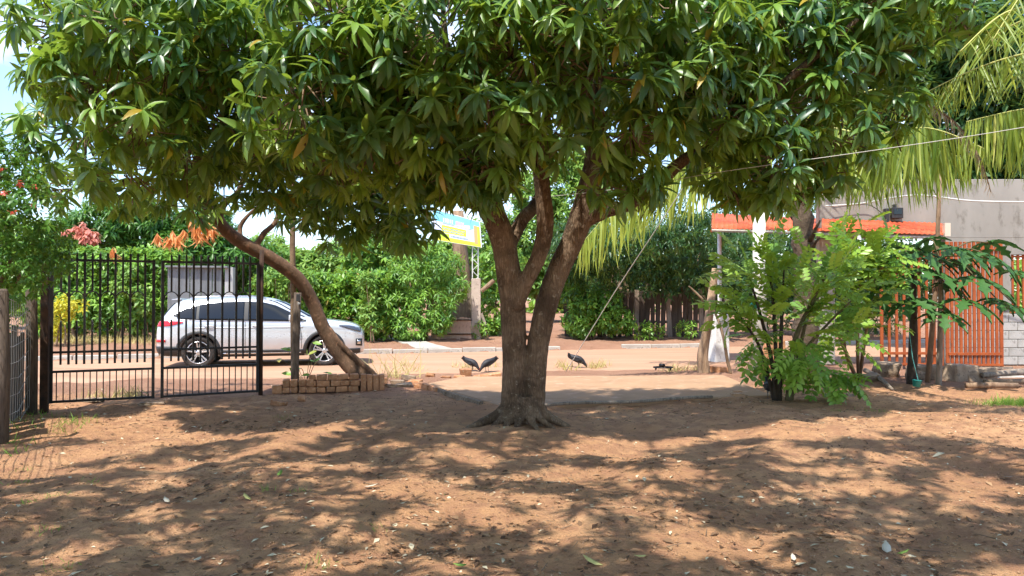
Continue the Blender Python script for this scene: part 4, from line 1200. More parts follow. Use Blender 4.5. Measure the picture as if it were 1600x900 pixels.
def end_patch(name, mat, y0, y1, z0, z1, sgn, off, top_in=1.0, nx=14, nz=8):
    vs, fs = [], []
    for i in range(nz + 1):
        z = lerp(z0, z1, i / nz)
        for k in range(nx + 1):
            y = lerp(y0, y1, k / nx) * lerp(1, top_in, i / nz)
            h = bvh.ray_cast(Vector((1.3 + sgn * 4, y, z)), Vector((-sgn, 0, 0)))[0] or Vector((1.3 + sgn * 2.2, y, z))
            vs.append(h + Vector((sgn * off, 0, off * .4)))
    for i in range(nz):
        for k in range(nx):
            a = i * (nx + 1) + k; fs.append((a, a + 1, a + nx + 2, a + nx + 1))
    o = MB().add(vs, fs).build(name, mat, car, smooth=True)
    md = o.modifiers.new("t", 'SOLIDIFY'); md.thickness = 0.006; md.offset = 0
    return o
end_patch("windscreen", M_GLASS, -.76, .76, 1.12, 1.50, 1, .010, .80)
end_patch("rear_window", M_GLASS, -.66, .66, 1.15, 1.43, -1, .012, .88)
end_patch("grille", M_CLAD, -.42, .42, .55, .76, 1, .010)
end_patch("rear_bumper", M_CLAD, -.70, .70, .34, .50, -1, .010)
pl_ = end_patch("number_plate", M_PLATE, -.2, .2, .76, .88, -1, .02)
MB().add([(-.42, -.60, 1.51), (-.42, .60, 1.51), (-.60, .58, 1.505), (-.60, -.58, 1.505), (-.42, -.60, 1.542), (-.42, .60, 1.542), (-.61, .58, 1.518), (-.61, -.58, 1.518)],
         [(3, 2, 1, 0), (4, 5, 6, 7), (0, 1, 5, 4), (1, 2, 6, 5), (2, 3, 7, 6), (3, 0, 4, 7)]).build("spoiler", M_PAINT, car, bevel=.008, segs=2)
# wheels
def wheel(ax, sgn):
    y0 = sgn * .70
    w = MB().lathe([(.245, .02), (.30, -.005), (.335, .01), (.352, .04), (.355, .11), (.352, .18), (.335, .205), (.30, .215), (.245, .20)], (ax, y0, .355), (0, sgn, 0), 40, close=True).build("wheel", M_TYRE, car, smooth=True)
    MB().lathe([(.246, .04), (.246, .198), (.236, .205), (.226, .195), (.215, .12), (.0, .10)], (ax, y0, .355), (0, sgn, 0), 40).build("rim", M_RIMDARK, w, smooth=True)
    MB().lathe([(.244, .19), (.246, .204), (.232, .210), (.226, .196)], (ax, y0, .355), (0, sgn, 0), 40, close=True).build("rim_lip", M_RIM, w, smooth=True)
    sp = MB()
    for k in range(5):
        for dd in (-.17, .17):
            a = 2 * math.pi * k / 5 + dd + .3
            c, s_ = math.cos(a), math.sin(a)
            t = Vector((-s_, 0, c)); r = Vector((c, 0, s_)); n_ = Vector((0, sgn, 0))
            ctr = Vector((ax, y0, .355))
            a0, a1 = ctr + r * .03 + n_ * .185, ctr + r * .235 + n_ * .195
            q = [a0 - t * .014, a0 + t * .014, a1 + t * .017, a1 - t * .017]
            sp.prism(q, n_ * -.03)
    sp.lathe([(.05, .16), (.05, .20), (.04, .208), (0.0, .208)], (ax, y0, .355), (0, sgn, 0), 20)
    sp.build("spokes", M_RIM, w, bevel=.004)
for ax in (0.0, 2.67):
    for sgn in (-1, 1): wheel(ax, sgn)
ang = math.atan2(.60, 2.58)
car.rotation_euler = (0, 0, ang)
# near wheels touch the road at the two spots seen in the photograph
off = Matrix.Rotation(ang, 3, 'Z') @ Vector((1.335, -.80, 0))
mid = (G(313, 577.5) + G(505, 573.5)) / 2
car.location = Vector((mid.x, mid.y, 0.022)) - off
# ------------------------------------------------------------------ iron gate, two leaves
gz0 = lambda p: float(ground_z(p.x, p.y))
def gate_leaf(A, B, label):
    A, B = Vector((A.x, A.y, 0)), Vector((B.x, B.y, 0))
    root = thing("iron_gate", A.lerp(B, .5), label, "gate", "two leaves of the black iron gate")
    d = (B - A); L = d.length; d.normalize(); rz = math.atan2(d.y, d.x)
    def bar(u, z0, z1, w, name, sharp=False):
        mb = MB().box(A + d * u + Vector((0, 0, (z0 + z1) / 2)), (w, w, z1 - z0), rz)
        if sharp: mb.add([A + d * u + Vector((0, 0, z1)) + Matrix.Rotation(rz, 3, 'Z') @ Vector((x * w / 2, y * w / 2, 0)) for x, y in ((-1, -1), (1, -1), (1, 1), (-1, 1))] + [A + d * u + Vector((0, 0, z1 + .03))], [(0, 1, 4), (1, 2, 4), (2, 3, 4), (3, 0, 4)])
        mb.build(name, M_IRON, root)
    def rail(z, h): MB().box(A + d * L / 2 + Vector((0, 0, z)), (L, .032, h), rz).build("rail", M_IRON, root)
    bar(.018, .05, 2.10, .042, "stile"); bar(L - .018, .05, 2.10, .042, "stile")
    for z, h in ((2.115, .034), (.78, .032), (.50, .034), (.07, .034)): rail(z, h)
    n = 12
    sp = (L - .07) / (n + 1)
    for i in range(1, n + 1):
        u = .035 + sp * i
        if i % 2 == 0:
            bar(u, .60, 2.21, .030, "bar", True)
        else:
            bar(u, 1.66, 2.21, .026, "bar", True)
            bar(u, .60, 1.22, .026, "bar", True)
    for i in range(1, n, 2):                     # arches under the short bars
        c = A + d * (.035 + sp * i)
        pts = [c + d * (math.cos(t) * sp) + Vector((0, 0, 1.52 + math.sin(t) * .14)) for t in np.linspace(0, math.pi, 9)]
        if i > 0: MB().tube(pts, .009, 5).build("arch", M_IRON, root)
    m = 16
    for i in range(1, m):
        bar(L * i / m, .085, .485, .014, "thin_bar")
    return root
gA, gB, gC, gD = G(77, 636), G(241, 627.5), G(251, 627), G(404, 617.5)
gate_leaf(gA, gB, "left leaf of the black iron bar gate beside the wire fence")
gate_leaf(gC, gD, "right leaf of the black iron bar gate in front of the car")
p = G(69, 640)
MB().box((p.x, p.y, 1.0), (.10, .08, 2.1), .3).solo("gate_post", M_RUST, (p.x, p.y, 0), "thick rusty brown gate post between the wire fence and the gate", "post", bevel=.006)
p = G(407, 617)
MB().tube([(p.x, p.y, -.05), (p.x, p.y, 1.2), (p.x + .01, p.y, 2.34)], .036, 10).solo("gate_post", M_RUST, (p.x, p.y, 0), "thin tall rusty round post on the right of the iron gate", "post", smooth=True)

# ------------------------------------------------------------------ wooden posts and pole by the leaning tree
M_POST = mat_rough("dark_post_wood", (.075, .055, .042), (.16, .12, .09), 7, .95, (.05, .037, .03), .8, .015, (1.8, 1.8, .25))  # dark brown wood, deeper in tone than the grey planks
p = G(461, 613)
pm = MB(); pm.tube([P(461, 620, p.y), P(461, 570, p.y), P(463, 510, p.y), P(465, 457, p.y)], [.07, .065, .062, .06], 10, wob=.05, squash=.8)
pr = thing("wooden_post", (p.x, p.y, 0), "rough dark wooden post at the left end of the brick planter", "post")
pm.build("shaft", M_POST, pr, smooth=True)
MB().box(P(466, 465, p.y - .09), (.06, .03, .12)).build("switch_box", M_CLAD, pr, bevel=.004)
MB().box(P(467, 474, p.y - .12), (.035, .03, .03)).build("plug", M_WHITEWASH, pr, bevel=.004)
p2 = p + Vector((0, .25, 0))
MB().tube([P(459, 610, p2.y), P(458, 460, p2.y), P(457, 380, p2.y), P(458, 300, p2.y), P(459, 180, p2.y), P(462, 60, p2.y)], [.05, .05, .048, .045, .042, .04], 9, wob=.04).solo("wooden_pole", M_TWIG, (p2.x, p2.y, 0), "tall thin wooden pole rising into the leaves behind the dark post", "pole", smooth=True)

# ------------------------------------------------------------------ wire fence at the left
f0, f1 = G(3, 692), G(48, 641)
fence = thing("wire_fence", (f0.x, f0.y, 0), "wire mesh fence on two grey wooden posts at the left edge", "fence")
def fpost(b, top, r):
    MB().tube([(b.x, b.y, -.1), (b.x + .01, b.y, top * .5), (b.x - .01, b.y, top - .03), (b.x - .01, b.y, top)], [r * 1.05, r, r * .95, r * .6], 10, wob=.05).build("post", M_POST, fence, smooth=True)
fpost(f0, 1.66, .06); fpost(f1, 1.70, .075)
back_p = f0 + (f0 - f1) * 1.1
fpost(back_p, 1.68, .08)
for k in range(9):
    z = 1.60 - k * .19
    for a, b in ((f0, f1), (back_p, f0)):
        mid = a.lerp(b, .5)
        MB().tube([(a.x, a.y - .05, z), (lerp(a.x, b.x, .3), lerp(a.y, b.y, .3), z - .05 + random.uniform(-.03, .02)), (mid.x, mid.y, z - .06 + random.uniform(-.04, .03)), (b.x, b.y - .05, z + random.uniform(-.03, .03))], .0045, 5).build("wire", M_WIRE, fence)
for k in range(1, 13):
    t = k / 13; q = f0.lerp(f1, t)
    MB().tube([(q.x, q.y, .05), (q.x + .01, q.y, .8), (q.x, q.y, 1.55)], .003, 4).build("stay", M_WIRE, fence)
M_SHADE = mat_rough("weathered_board", (0.075, 0.068, 0.06), (0.16, 0.145, 0.125), 5, 0.95, (0.05, 0.046, 0.04), .5, .01, (2, 2, .3))
for k in range(7):                                # grey boards leaning behind the wire
    t = (k + .5) / 7; q = f0.lerp(f1, t) + Vector((-.14, .05, 0))
    h = random.uniform(.95, 1.3)
    MB().box((q.x, q.y, h / 2), (.30, .022, h), math.atan2((f1 - f0).y, (f1 - f0).x) + random.uniform(-.06, .06), jit=.012).build("board", M_SHADE, fence)

# ------------------------------------------------------------------ brick planter
bp0, bp1 = G(424, 616), G(606, 611)
planter = thing("brick_planter", (bp0.x, bp0.y, 0), "low planter wall of old clay bricks round the leaning tree", "planter")
bd = (bp1 - bp0); bd.z = 0; BL = bd.length; bd.normalize(); brz = math.atan2(bd.y, bd.x)
def brick_at(u, z, lx, lz, ly=.16, off=0.0):
    c = bp0 + bd * (u + lx / 2); nrmv = Vector((-bd.y, bd.x, 0))
    c = Vector((c.x, c.y, 0)) + nrmv * (ly / 2 + off + random.uniform(-.012, .012)) + Vector((0, 0, z + lz / 2))
    o = link("brick", MB().box((0, 0, 0), (lx - .012, ly, lz - .010), jit=.007).mesh("brick", M_BRICK, bevel=.008), planter, c - planter.location)
    o.rotation_euler = (random.uniform(-.03, .03), random.uniform(-.03, .03), brz + random.uniform(-.04, .04))
brick_at(.0, 0, .17, .14)
u = .17
while u < .55:
    brick_at(u, 0, .12, .11); brick_at(u, .11, .12, .12); u += .125
for z, off_, widths in ((0, 0, (.13, .15, .15, .2, .18)), (.10, 0, (.13, .22, .16, .16, .16)), (.20, 0, (.12, .18, .16, .19, .17))):
    u = .58
    for w_ in widths: brick_at(u, z, w_, .10); u += w_
u = 1.42
while u < BL - .05:
    brick_at(u, 0, .10, random.uniform(.27, .30)); u += .102
bk0 = len(planter.children)
for k in range(10):                                # far side course
    c = bp0 + bd * (.3 + k * .17) + Vector((-bd.y, bd.x, 0)) * .75
    link("brick", MB().box((0, 0, 0), (.16, .1, .14), jit=.006).mesh("brick", M_BRICK, bevel=.008), planter, Vector((c.x, c.y, .07)) - planter.location, (0, 0, brz))
pso = MB()
sv = []
for i in range(15):
    for k in range(5):
        c = bp0 + bd * (.6 + (BL - .7) * i / 14) + Vector((-bd.y, bd.x, 0)) * (.17 + .5 * k / 4)
        sv.append((c.x, c.y, .17 + random.uniform(-.02, .03)))
pso.add(sv, [(i * 5 + k, i * 5 + k + 1, i * 5 + k + 6, i * 5 + k + 5) for i in range(14) for k in range(4)])
pso.build("soil", M_SOIL, planter, smooth=True)

# ------------------------------------------------------------------ grey sheet-metal box behind the car
gx0 = P(259, 470, 20.3); gx1 = P(347, 470, 20.6)
kb = thing("metal_kiosk", ((gx0.x + gx1.x) / 2, 20.4, 0), "grey sheet metal box standing behind the rear of the car", "kiosk")
M_SHEET = mat_rough("grey_sheet_metal", (0.15, 0.158, 0.165), (0.22, 0.228, 0.235), 2.5, 0.6, (0.12, 0.115, 0.11), .1, .002, (3, 3, .4), .3)
w_ = (gx1.x - gx0.x)
for k in range(5):
    x = gx0.x + w_ * (k + .5) / 5
    MB().box((x, 20.42 + .06 * k, 1.67), (w_ / 5 - .012, .03, 1.5), .18).build("panel", M_SHEET, kb, bevel=.004)
MB().box((gx1.x + .12, 20.85, 1.67), (.22, .30, 1.52), .18).build("side_panel", mat_rough("pale_sheet", (.33, .33, .32), (.42, .42, .41), 3, .6), kb, bevel=.006)
MB().box(((gx0.x + gx1.x) / 2, 20.8, 2.44), (w_ + .2, .8, .05), .18).build("lid", M_SHEET, kb, bevel=.004)
for x, y in ((gx0.x + .1, 20.5), (gx1.x, 20.75)):
    MB().box((x, y, .5), (.08, .08, 1.0)).build("leg", M_RUST, kb)

# ------------------------------------------------------------------ sign board on a lattice mast, pillar and plank gate across the road
YS = 24.6
sb_ = gb(743, YS)
sign = thing("sign_board", sb_, "colourful blue and yellow sign board on a white lattice mast", "sign")
def SP(u, v, d=0.0):
    """Point on the board: u to the right, v down, 0..1."""
    tl, tr, br, bl = P(676, 326, YS + .35), P(750, 347, YS - .05), P(753, 387, YS - .05), P(674, 374, YS + .35)
    q = tl.lerp(tr, u).lerp(bl.lerp(br, u), v)
    return q + Vector((0.02, -1, 0)).normalized() * d
def spanel(name, mat, u0, v0, u1, v1, d, th=.004, parent=None):
    return MB().prism([SP(u0, v0, d), SP(u1, v0, d), SP(u1, v1, d), SP(u0, v1, d)], Vector((0, th, 0))).build(name, mat, parent or sign)
cm = lambda nm, c: mat_plain(nm, c, .45)
M_SBLUE, M_SYEL, M_SLIL, M_SORG, M_SWHT, M_SRED, M_SDBL, M_SGRN = cm("sign_blue", (.22, .62, .82)), cm("sign_yellow", (.80, .72, .05)), cm("sign_lilac", (.62, .64, .80)), cm("sign_orange", (.85, .38, .15)), cm("sign_white", (.82, .82, .82)), cm("sign_pink", (.80, .42, .45)), cm("sign_dark_blue", (.18, .30, .52)), cm("sign_green", (.50, .72, .05))
board = spanel("board", M_SWHT, 0, 0, 1, 1, 0, .05)
spanel("blue_field", M_SBLUE, .01, .015, .985, .36, .004, parent=board)
spanel("lilac_field", M_SLIL, .01, .36, .985, .84, .004, parent=board)
spanel("yellow_foot", M_SYEL, .01, .84, .985, .985, .004, parent=board)
spanel("orange_edge", M_SORG, .86, .20, .93, .90, .008, parent=board)
spanel("yellow_edge", M_SYEL, .93, .20, .98, .97, .008, parent=board)
spanel("yellow_block", M_SYEL, .20, .45, .70, .70, .008, parent=board)
spanel("green_block", M_SGRN, .14, .72, .36, .88, .008, parent=board)
spanel("dark_rule", M_SDBL, .22, .375, .82, .395, .008, parent=board)
for row, (v0, v1, u0, u1, n_, mt) in enumerate(((.20, .34, .23, .45, 6, M_SWHT), (.20, .34, .49, .67, 5, M_SRED), (.51, .57, .23, .68, 14, M_SDBL), (.60, .66, .23, .66, 13, M_SDBL), (.75, .80, .40, .74, 12, M_SDBL))):
    for k in range(n_):                             # lettering too far off to read: strokes of letter size
        a = lerp(u0, u1, k / n_); b = a + (u1 - u0) / n_ * random.uniform(.45, .75)
        spanel("lettering", mt, a, v0 + random.uniform(0, .01), b, v1, .012, .003, parent=board)
mast = MB()
m0, m1 = P(738, 442, YS + .1), P(747, 442, YS + .1)
zt_, zb_ = P(738, 345, YS).z, P(738, 442, YS).z
for q in (m0, m1): 
    MB().tube([(q.x, q.y + .05, zb_), (q.x, q.y + .05, zt_)], .018, 6).build("mast_chord", M_WHITEWASH, sign)
nz_ = 10
for k in range(nz_):
    a, b = (m0, m1) if k % 2 == 0 else (m1, m0)
    MB().tube([(a.x, a.y + .05, lerp(zb_, zt_, k / nz_)), (b.x, b.y + .05, lerp(zb_, zt_, (k + 1) / nz_))], .010, 5).build("lattice_brace", M_WHITEWASH, sign)
pil = gb(744, 24.5)
M_PILLAR = mat_rough("pinkish_plaster", (.46, .36, .29), (.58, .48, .40), 4, .95, (.34, .26, .2), .4, .006)
pt = P(744, 440, 24.5).z
MB().box((pil.x, pil.y, (pil.z + pt) / 2), (.30, .30, pt - pil.z + .2), jit=.006).solo("gate_pillar", M_PILLAR, (pil.x, pil.y, pil.z), "pinkish concrete pillar carrying the lattice mast across the road", "pillar", bevel=.012)
a, b = P(752, 455, 24.4), P(772, 438, 24.4)
MB().tube([a, b], [.07, .075], 9).solo("cut_log", M_WOOD, a, "short cut log jutting out right of the concrete sign pillar", "log", smooth=False)
a, b = P(752, 490, 24.4), P(759, 522, 24.2)
MB().tube([a, a.lerp(b, .5) + Vector((.05, 0, 0)), b], .05, 8).solo("leaning_stick", M_WOODGREY, b, "pale stick leaning on the foot of the sign pillar", "stick")

pg = thing("plank_gate", gb(705, 24.6), "weathered plank gate and low picket beside the concrete sign pillar", "gate")
pkm = [MB().box((0, 0, 0), (.115, .03, 1.25), jit=.008).mesh("plank", M_WOODGREY), MB().box((0, 0, 0), (.115, .03, 1.2), jit=.008).mesh("plank", M_WOODGREY)]
for k in range(7):
    q = P(702 + k * 5.6, 478, 24.8); link("plank", pkm[k % 2], pg, q - pg.location, (0, 0, 0))
low = [MB().box((0, 0, 0), (.125, .025, .66), jit=.006).mesh("picket", mat_rough("pinkish_wood", (.36, .24, .17), (.50, .36, .27), 6, .95, (.22, .15, .11), .5, .01, (2, 2, .3)))]
for k in range(11):
    q = P(677 + k * 5.6, 513, 23.9); link("picket", low[0], pg, q - pg.location + Vector((0, 0, random.uniform(-.03, .03))), (0, random.uniform(-.04, .04), 0))
for z in (500, 522):
    a, b = P(675, z, 23.86), P(738, z, 23.86); MB().tube([a, b], .02, 6).build("rail", M_RUST, pg)
for k in range(3):
    q = P(674 + k * 8, 490, 24.7); MB().box(q, (.14, .05, .7), jit=.01).build("plank", mat_rough("red_board%d" % k, (.38, .16, .10), (.50, .25, .17), 5, .9), pg)

# old dark trunk of the tree behind the sign
tb_ = gb(727, 27)
MB().tube([tb_, P(726, 470, 27), P(722, 420, 27), P(716, 370, 27), P(716, 330, 27)], [.34, .30, .28, .26, .2], 10, wob=.08).solo("tree_stump", M_WOOD, tb_, "thick brown tree trunk behind the sign board", "trunk", smooth=True)

# ------------------------------------------------------------------ plank fence under the dark tree
M_DARKWOOD = mat_rough("shaded_plank_wood", (.045, .033, .026), (.10, .075, .056), 7, .95, (.03, .022, .018), .6, .012, (2, 2, .25))  # the overhanging tree's shade is put into this darker plank colour
pf = thing("plank_fence", gb(990, 25.4), "dark uneven plank fence under the dense tree across the road", "fence")
pms = [MB().box((0, 0, 0), (w_, .03, h_), jit=.02).mesh("plank", mt) for w_, h_, mt in ((.17, 1.6, M_DARKWOOD), (.14, 1.75, M_DARKWOOD), (.19, 1.5, M_DARKWOOD), (.15, 1.65, M_WOODGREY))]
for k in range(30):
    px_ = 885 + k * 8.4
    q = gb(px_, 25.4 + .05 * math.sin(k)); 
    link("plank", pms[(k * 7 + k // 3) % 4], pf, q - pf.location + Vector((0, 0, .78 + random.uniform(-.12, .08))), (0, random.uniform(-.06, .06), random.uniform(-.2, .2)))
a, b = gb(885, 25.5), gb(1140, 25.5)
for z in (.45, 1.2): MB().box(((a.x + b.x) / 2, 25.52, z + .3), ((b - a).length, .04, .07)).build("rail", M_WOODGREY, pf)
# ------------------------------------------------------------------ grey wall with gateway on the right
YW = 17.4
M_WALL = mat_rough("grey_render", (0.235, 0.218, 0.19), (0.32, 0.298, 0.262), 1.2, 0.95, (0.165, 0.148, 0.122), 0.3, 0.006, (1, 1, .5))
M_BLOCK = mat_rough("concrete_block", (0.32, 0.31, 0.285), (0.42, 0.405, 0.375), 4, 0.95, (0.18, 0.17, 0.155), 0.5, 0.006, vary=.08)
M_ORANGE = mat_rough("orange_paint", (0.27, 0.058, 0.016), (0.38, 0.095, 0.026), 3, 0.75, (0.16, 0.05, 0.024), 0.2, 0.003)
xl, xj, xr = P(1281, 400, YW).x, P(1478, 400, YW).x, 14.6
wall = thing("gateway_wall", (xj, YW, 0), "grey rendered wall with wide gateway behind the orange awning", "wall")
zt_ = P(1400, 280, YW).z; zlint = P(1400, 372, YW).z
MB().box(((xl + xr) / 2, YW + .11, (zt_ + zlint) / 2), (xr - xl, .22, zt_ - zlint)).build("lintel", M_WALL, wall, bevel=.01)
MB().box((xl + .18, YW + .12, zlint / 2), (.36, .20, zlint - .004)).build("column", M_CONC, wall, bevel=.012)
wx0, wx1 = P(1580, 400, YW).x, P(1640, 400, YW).x
wz0, wz1 = P(1590, 490, YW).z, P(1590, 398, YW).z
# block courses, butt-jointed, with the window opening left free
bh, bw = .2, .42
rows_ = int(zlint / bh); zp0 = int(1.42 / bh) * bh
bme = MB().box((0, 0, 0), (bw - .012, .19, bh - .012), jit=.002).mesh("block", M_BLOCK, bevel=.006)
hme = MB().box((0, 0, 0), (bw / 2 - .012, .19, bh - .012), jit=.002).mesh("block", M_BLOCK, bevel=.006)
MB().box(((xj + wx0) / 2, YW + .14, zp0 / 2), (wx0 - xj - .01, .12, zp0 - .01)).build("mortar", M_WALL, wall)
MB().box(((wx1 + xr) / 2, YW + .14, zp0 / 2), (xr - wx1 - .01, .12, zp0 - .01)).build("mortar", M_WALL, wall)
MB().box(((wx0 + wx1) / 2, YW + .14, wz0 / 2), (wx1 - wx0, .12, wz0)).build("mortar", M_WALL, wall)
for r in range(rows_ + 1):
    z = bh * (r + .5)
    if z + bh / 2 > 1.42: continue
    x = xj + (0 if r % 2 == 0 else -bw / 2)
    while x < 12.8:
        xa, xb = max(x, xj), x + bw
        in_win = xb > wx0 + .05 and xa < wx1 - .05 and z > wz0 and z < wz1
        if not in_win:
            link("block", hme if xa > x else bme, wall, Vector(((xa + xb) / 2, YW + .10, z)) - wall.location)
        x += bw
zp = int(1.42 / bh) * bh + .004
MB().box(((wx0 + wx1) / 2, YW + .11, (wz1 + zlint) / 2), (wx1 - wx0 - .004, .22, zlint - wz1 - .003)).build("render_panel", M_WALL, wall, bevel=.006)
MB().box(((xj + wx0) / 2, YW + .11, (zp + zlint) / 2), (wx0 - xj, .22, zlint - zp - .003)).build("render_panel", M_WALL, wall, bevel=.006)
MB().box(((wx1 + xr) / 2, YW + .11, (zp + zlint) / 2), (xr - wx1, .22, zlint - zp - .003)).build("render_panel", M_WALL, wall, bevel=.006)
for k in range(7):
    x = lerp(wx0, wx1, (k + .5) / 7)
    MB().box((x, YW + .06, (wz0 + wz1) / 2), (.05, .03, wz1 - wz0)).build("window_bar", M_ORANGE, wall)
for z in (wz0 + .04, wz1 - .04): MB().box(((wx0 + wx1) / 2, YW + .06, z), (wx1 - wx0 - .01, .036, .05)).build("window_rail", M_ORANGE, wall)

# orange gate: open bar leaf and denser folded leaf
def bar_gate(px0, px1, Y, n, w, label, ztop, back=False):
    a, b = P(px0, 570, Y), P(px1, 570, Y)
    root = thing("orange_gate", ((a.x + b.x) / 2, Y, 0), label, "gate", "orange gate leaves in the gateway")
    for k in range(n):
        x = lerp(a.x, b.x, k / (n - 1))
        MB().box((x, Y, .06 + ztop / 2), (w * (1.25 if k in (0, n - 1) else 1), .035, ztop)).build("bar", M_ORANGE, root, bevel=.004)
    for z, h in ((.34, .06), (.10, .05), (ztop - .12, .06)):
        MB().box(((a.x + b.x) / 2, Y - .032, z), (b.x - a.x, .025, h)).build("rail", M_ORANGE, root, bevel=.003)
    return root
bar_gate(1378, 1472, 16.5, 9, .055, "open orange bar gate leaf behind the papaya plant", 2.60)
og = bar_gate(1481, 1565, 16.3, 13, .062, "close barred orange gate leaf standing before the grey wall", 2.75)
a_, b_ = P(1475, 575, 16.3), P(1570, 575, 16.3)
MB().box(((a_.x + b_.x) / 2, 16.28, .035), (b_.x - a_.x + .3, .06, .05)).build("track", M_WOODGREY, og)

# floodlight on the lintel
q = P(1401, 333, YW - .12)
fl = thing("floodlight", q, "small black floodlight fixed to the grey wall above the awning", "lamp")
MB().box(q, (.27, .10, .25)).build("housing", M_CLAD, fl, bevel=.01)
MB().box(q + Vector((0, -.055, .03)), (.18, .012, .12)).build("lens", M_GLASS, fl)
MB().box(q + Vector((-.22, .04, -.06)), (.10, .12, .34)).build("bracket", M_CLAD, fl, bevel=.01)
MB().box(q + Vector((-.02, .06, .15)), (.05, .1, .12)).build("arm", M_CLAD, fl)

# ------------------------------------------------------------------ orange corrugated awning
def awn_mat():
    return mat_rough("orange_roof_sheet", (0.50, 0.085, 0.03), (0.62, 0.13, 0.05), 2.2, 0.7, (0.40, 0.12, 0.07), .1, .002)
M_AWN = awn_mat()
aw = thing("awning", P(1290, 365, 16.6), "orange red corrugated awning in front of the grey wall", "awning")
def corrugated(px0, px1, py_f, py_b, Yf, Yb, name):
    a, b = P(px0, py_f[0], Yf), P(px1, py_f[1], Yf)
    c, d = P(px0, py_b[0], Yb), P(px1, py_b[1], Yb)
    L = (b - a).length; n = int(L / .028)
    vs = []
    for j, (s, e) in enumerate(((a, b), (a.lerp(c, .5), b.lerp(d, .5)), (c, d))):
        for i in range(n + 1):
            q = s.lerp(e, i / n); vs.append(q + Vector((0, 0, .011 * math.sin(i * math.pi / 2))))
    fs = [(j * (n + 1) + i, j * (n + 1) + i + 1, (j + 1) * (n + 1) + i + 1, (j + 1) * (n + 1) + i) for j in range(2) for i in range(n)]
    o = MB().add(vs, fs).build(name, M_AWN, aw, smooth=True)
    md = o.modifiers.new("t", 'SOLIDIFY'); md.thickness = .006
    return o
corrugated(1284, 1380, (361, 364), (342, 345), 16.6, 17.35, "roof_sheet")
corrugated(1380, 1474, (364, 367), (345, 349), 16.6, 17.35, "roof_sheet")
corrugated(1112, 1284, (357, 361), (333, 342), 17.0, 19.0, "roof_sheet")
a, b = P(1112, 360, 17.0), P(1284, 365, 17.0)
for (s, e, nm) in ((P(1286, 366, 16.66), P(1474, 372, 16.66), "front_beam"), (a, b, "front_beam"), (P(1345, 368, 16.62), P(1420, 350, 17.36), "rafter"), (P(1112, 361, 17.0), P(1130, 343, 19.0), "rafter")):
    mid = (s + e) / 2; dd = e - s
    MB().tube([s, e], .035, 6).build(nm, M_ORANGE if nm == "rafter" else M_CONC, aw)
q0, q1 = P(1474, 350, 16.7), P(1474, 368, 16.7)
MB().box((q0.x + .07, 16.7, (q0.z + q1.z) / 2), (.13, .10, .30)).build("end_cap", mat_plain("cream_fascia", (.62, .52, .40), .6), aw)
def apost(px, pt, Y, r, mat, nm="post"):
    q = P(px, pt, Y); MB().tube([(q.x, Y, 0), (q.x, Y, q.z)], r, 10).build(nm, mat, aw, smooth=True)
apost(1343, 368, 16.62, .045, M_WHITEWASH)
apost(1124, 360, 18.2, .05, M_WHITEWASH)
bq = P(1122, 560, 19.0)
q = P(1122, 491, 18.2)
MB().box((P(1121, 500, 18.2).x, 18.2, q.z / 2), (.42, .42, q.z), .35, taper=.98, jit=.006).build("post_base", M_WHITEWASH, aw, bevel=.015)

# round white concrete pole beside the bush
q = P(1186, 300, 14.6)
MB().tube([(q.x, 14.6, -.05), (q.x, 14.6, 2.0), (q.x, 14.6, 3.27)], [.135, .13, .12], 14).solo("concrete_pole", M_WHITEWASH, (q.x, 14.6, 0), "whitewashed concrete pole rising behind the leafy bush", "pole", smooth=True)
# brick stub behind the bush
for k, (px_, z) in enumerate(((1200, .1), (1206, .3), (1202, .5), (1210, .7))):
    q = P(px_, 560, 13.8)
    MB().box((q.x, 13.8, z), (.34, .2, .19), .1 * k, jit=.012).solo("clay_block", M_BRICK, (q.x, 13.8, z - .1), ["lowest", "second lowest", "second highest", "topmost"][k] + " orange clay block of the small stack behind the bush", "brick", "stacked clay blocks", bevel=.01)

# ------------------------------------------------------------------ cut stump with leaning branch
sb0 = G(1101, 581)
st_ = MB(); Y0 = sb0.y
limb(st_, [P(1101, 590, Y0), P(1099, 575, Y0), P(1098, 555, Y0), P(1102, 530, Y0), P(1107, 500, Y0), P(1112, 460, Y0 + .1), P(1118, 420, Y0 + .15)], [.15, .13, .12, .10, .095, .085, .08], 12)
st_.solo("cut_stump", mat_rough("pale_stump_wood", (.26, .165, .10), (.46, .32, .21), 6, .92, (.17, .105, .065), .8, .015, (1.6, 1.6, .3)), sb0, "tall bare cut stump leaning right beside the slab", "stump", smooth=True)
lb = G(1142, 583)
bm2 = MB(); limb(bm2, [P(1142, 585, lb.y), P(1136, 560, lb.y), P(1130, 525, lb.y - .1), P(1118, 490, Y0 - .15), P(1105, 475, Y0 - .15), P(1085, 455, Y0 - .1), P(1076, 447, Y0 - .1)], [.035, .035, .032, .03, .027, .022, .012], 8)
limb(bm2, [P(1107, 477, Y0 - .15), P(1101, 465, Y0 - .16), P(1098, 462, Y0 - .16)], [.015, .012, .006], 6)
bm2.solo("dead_branch", M_TWIG, lb, "thin dark forked branch leaning against the cut stump", "branch", smooth=True)

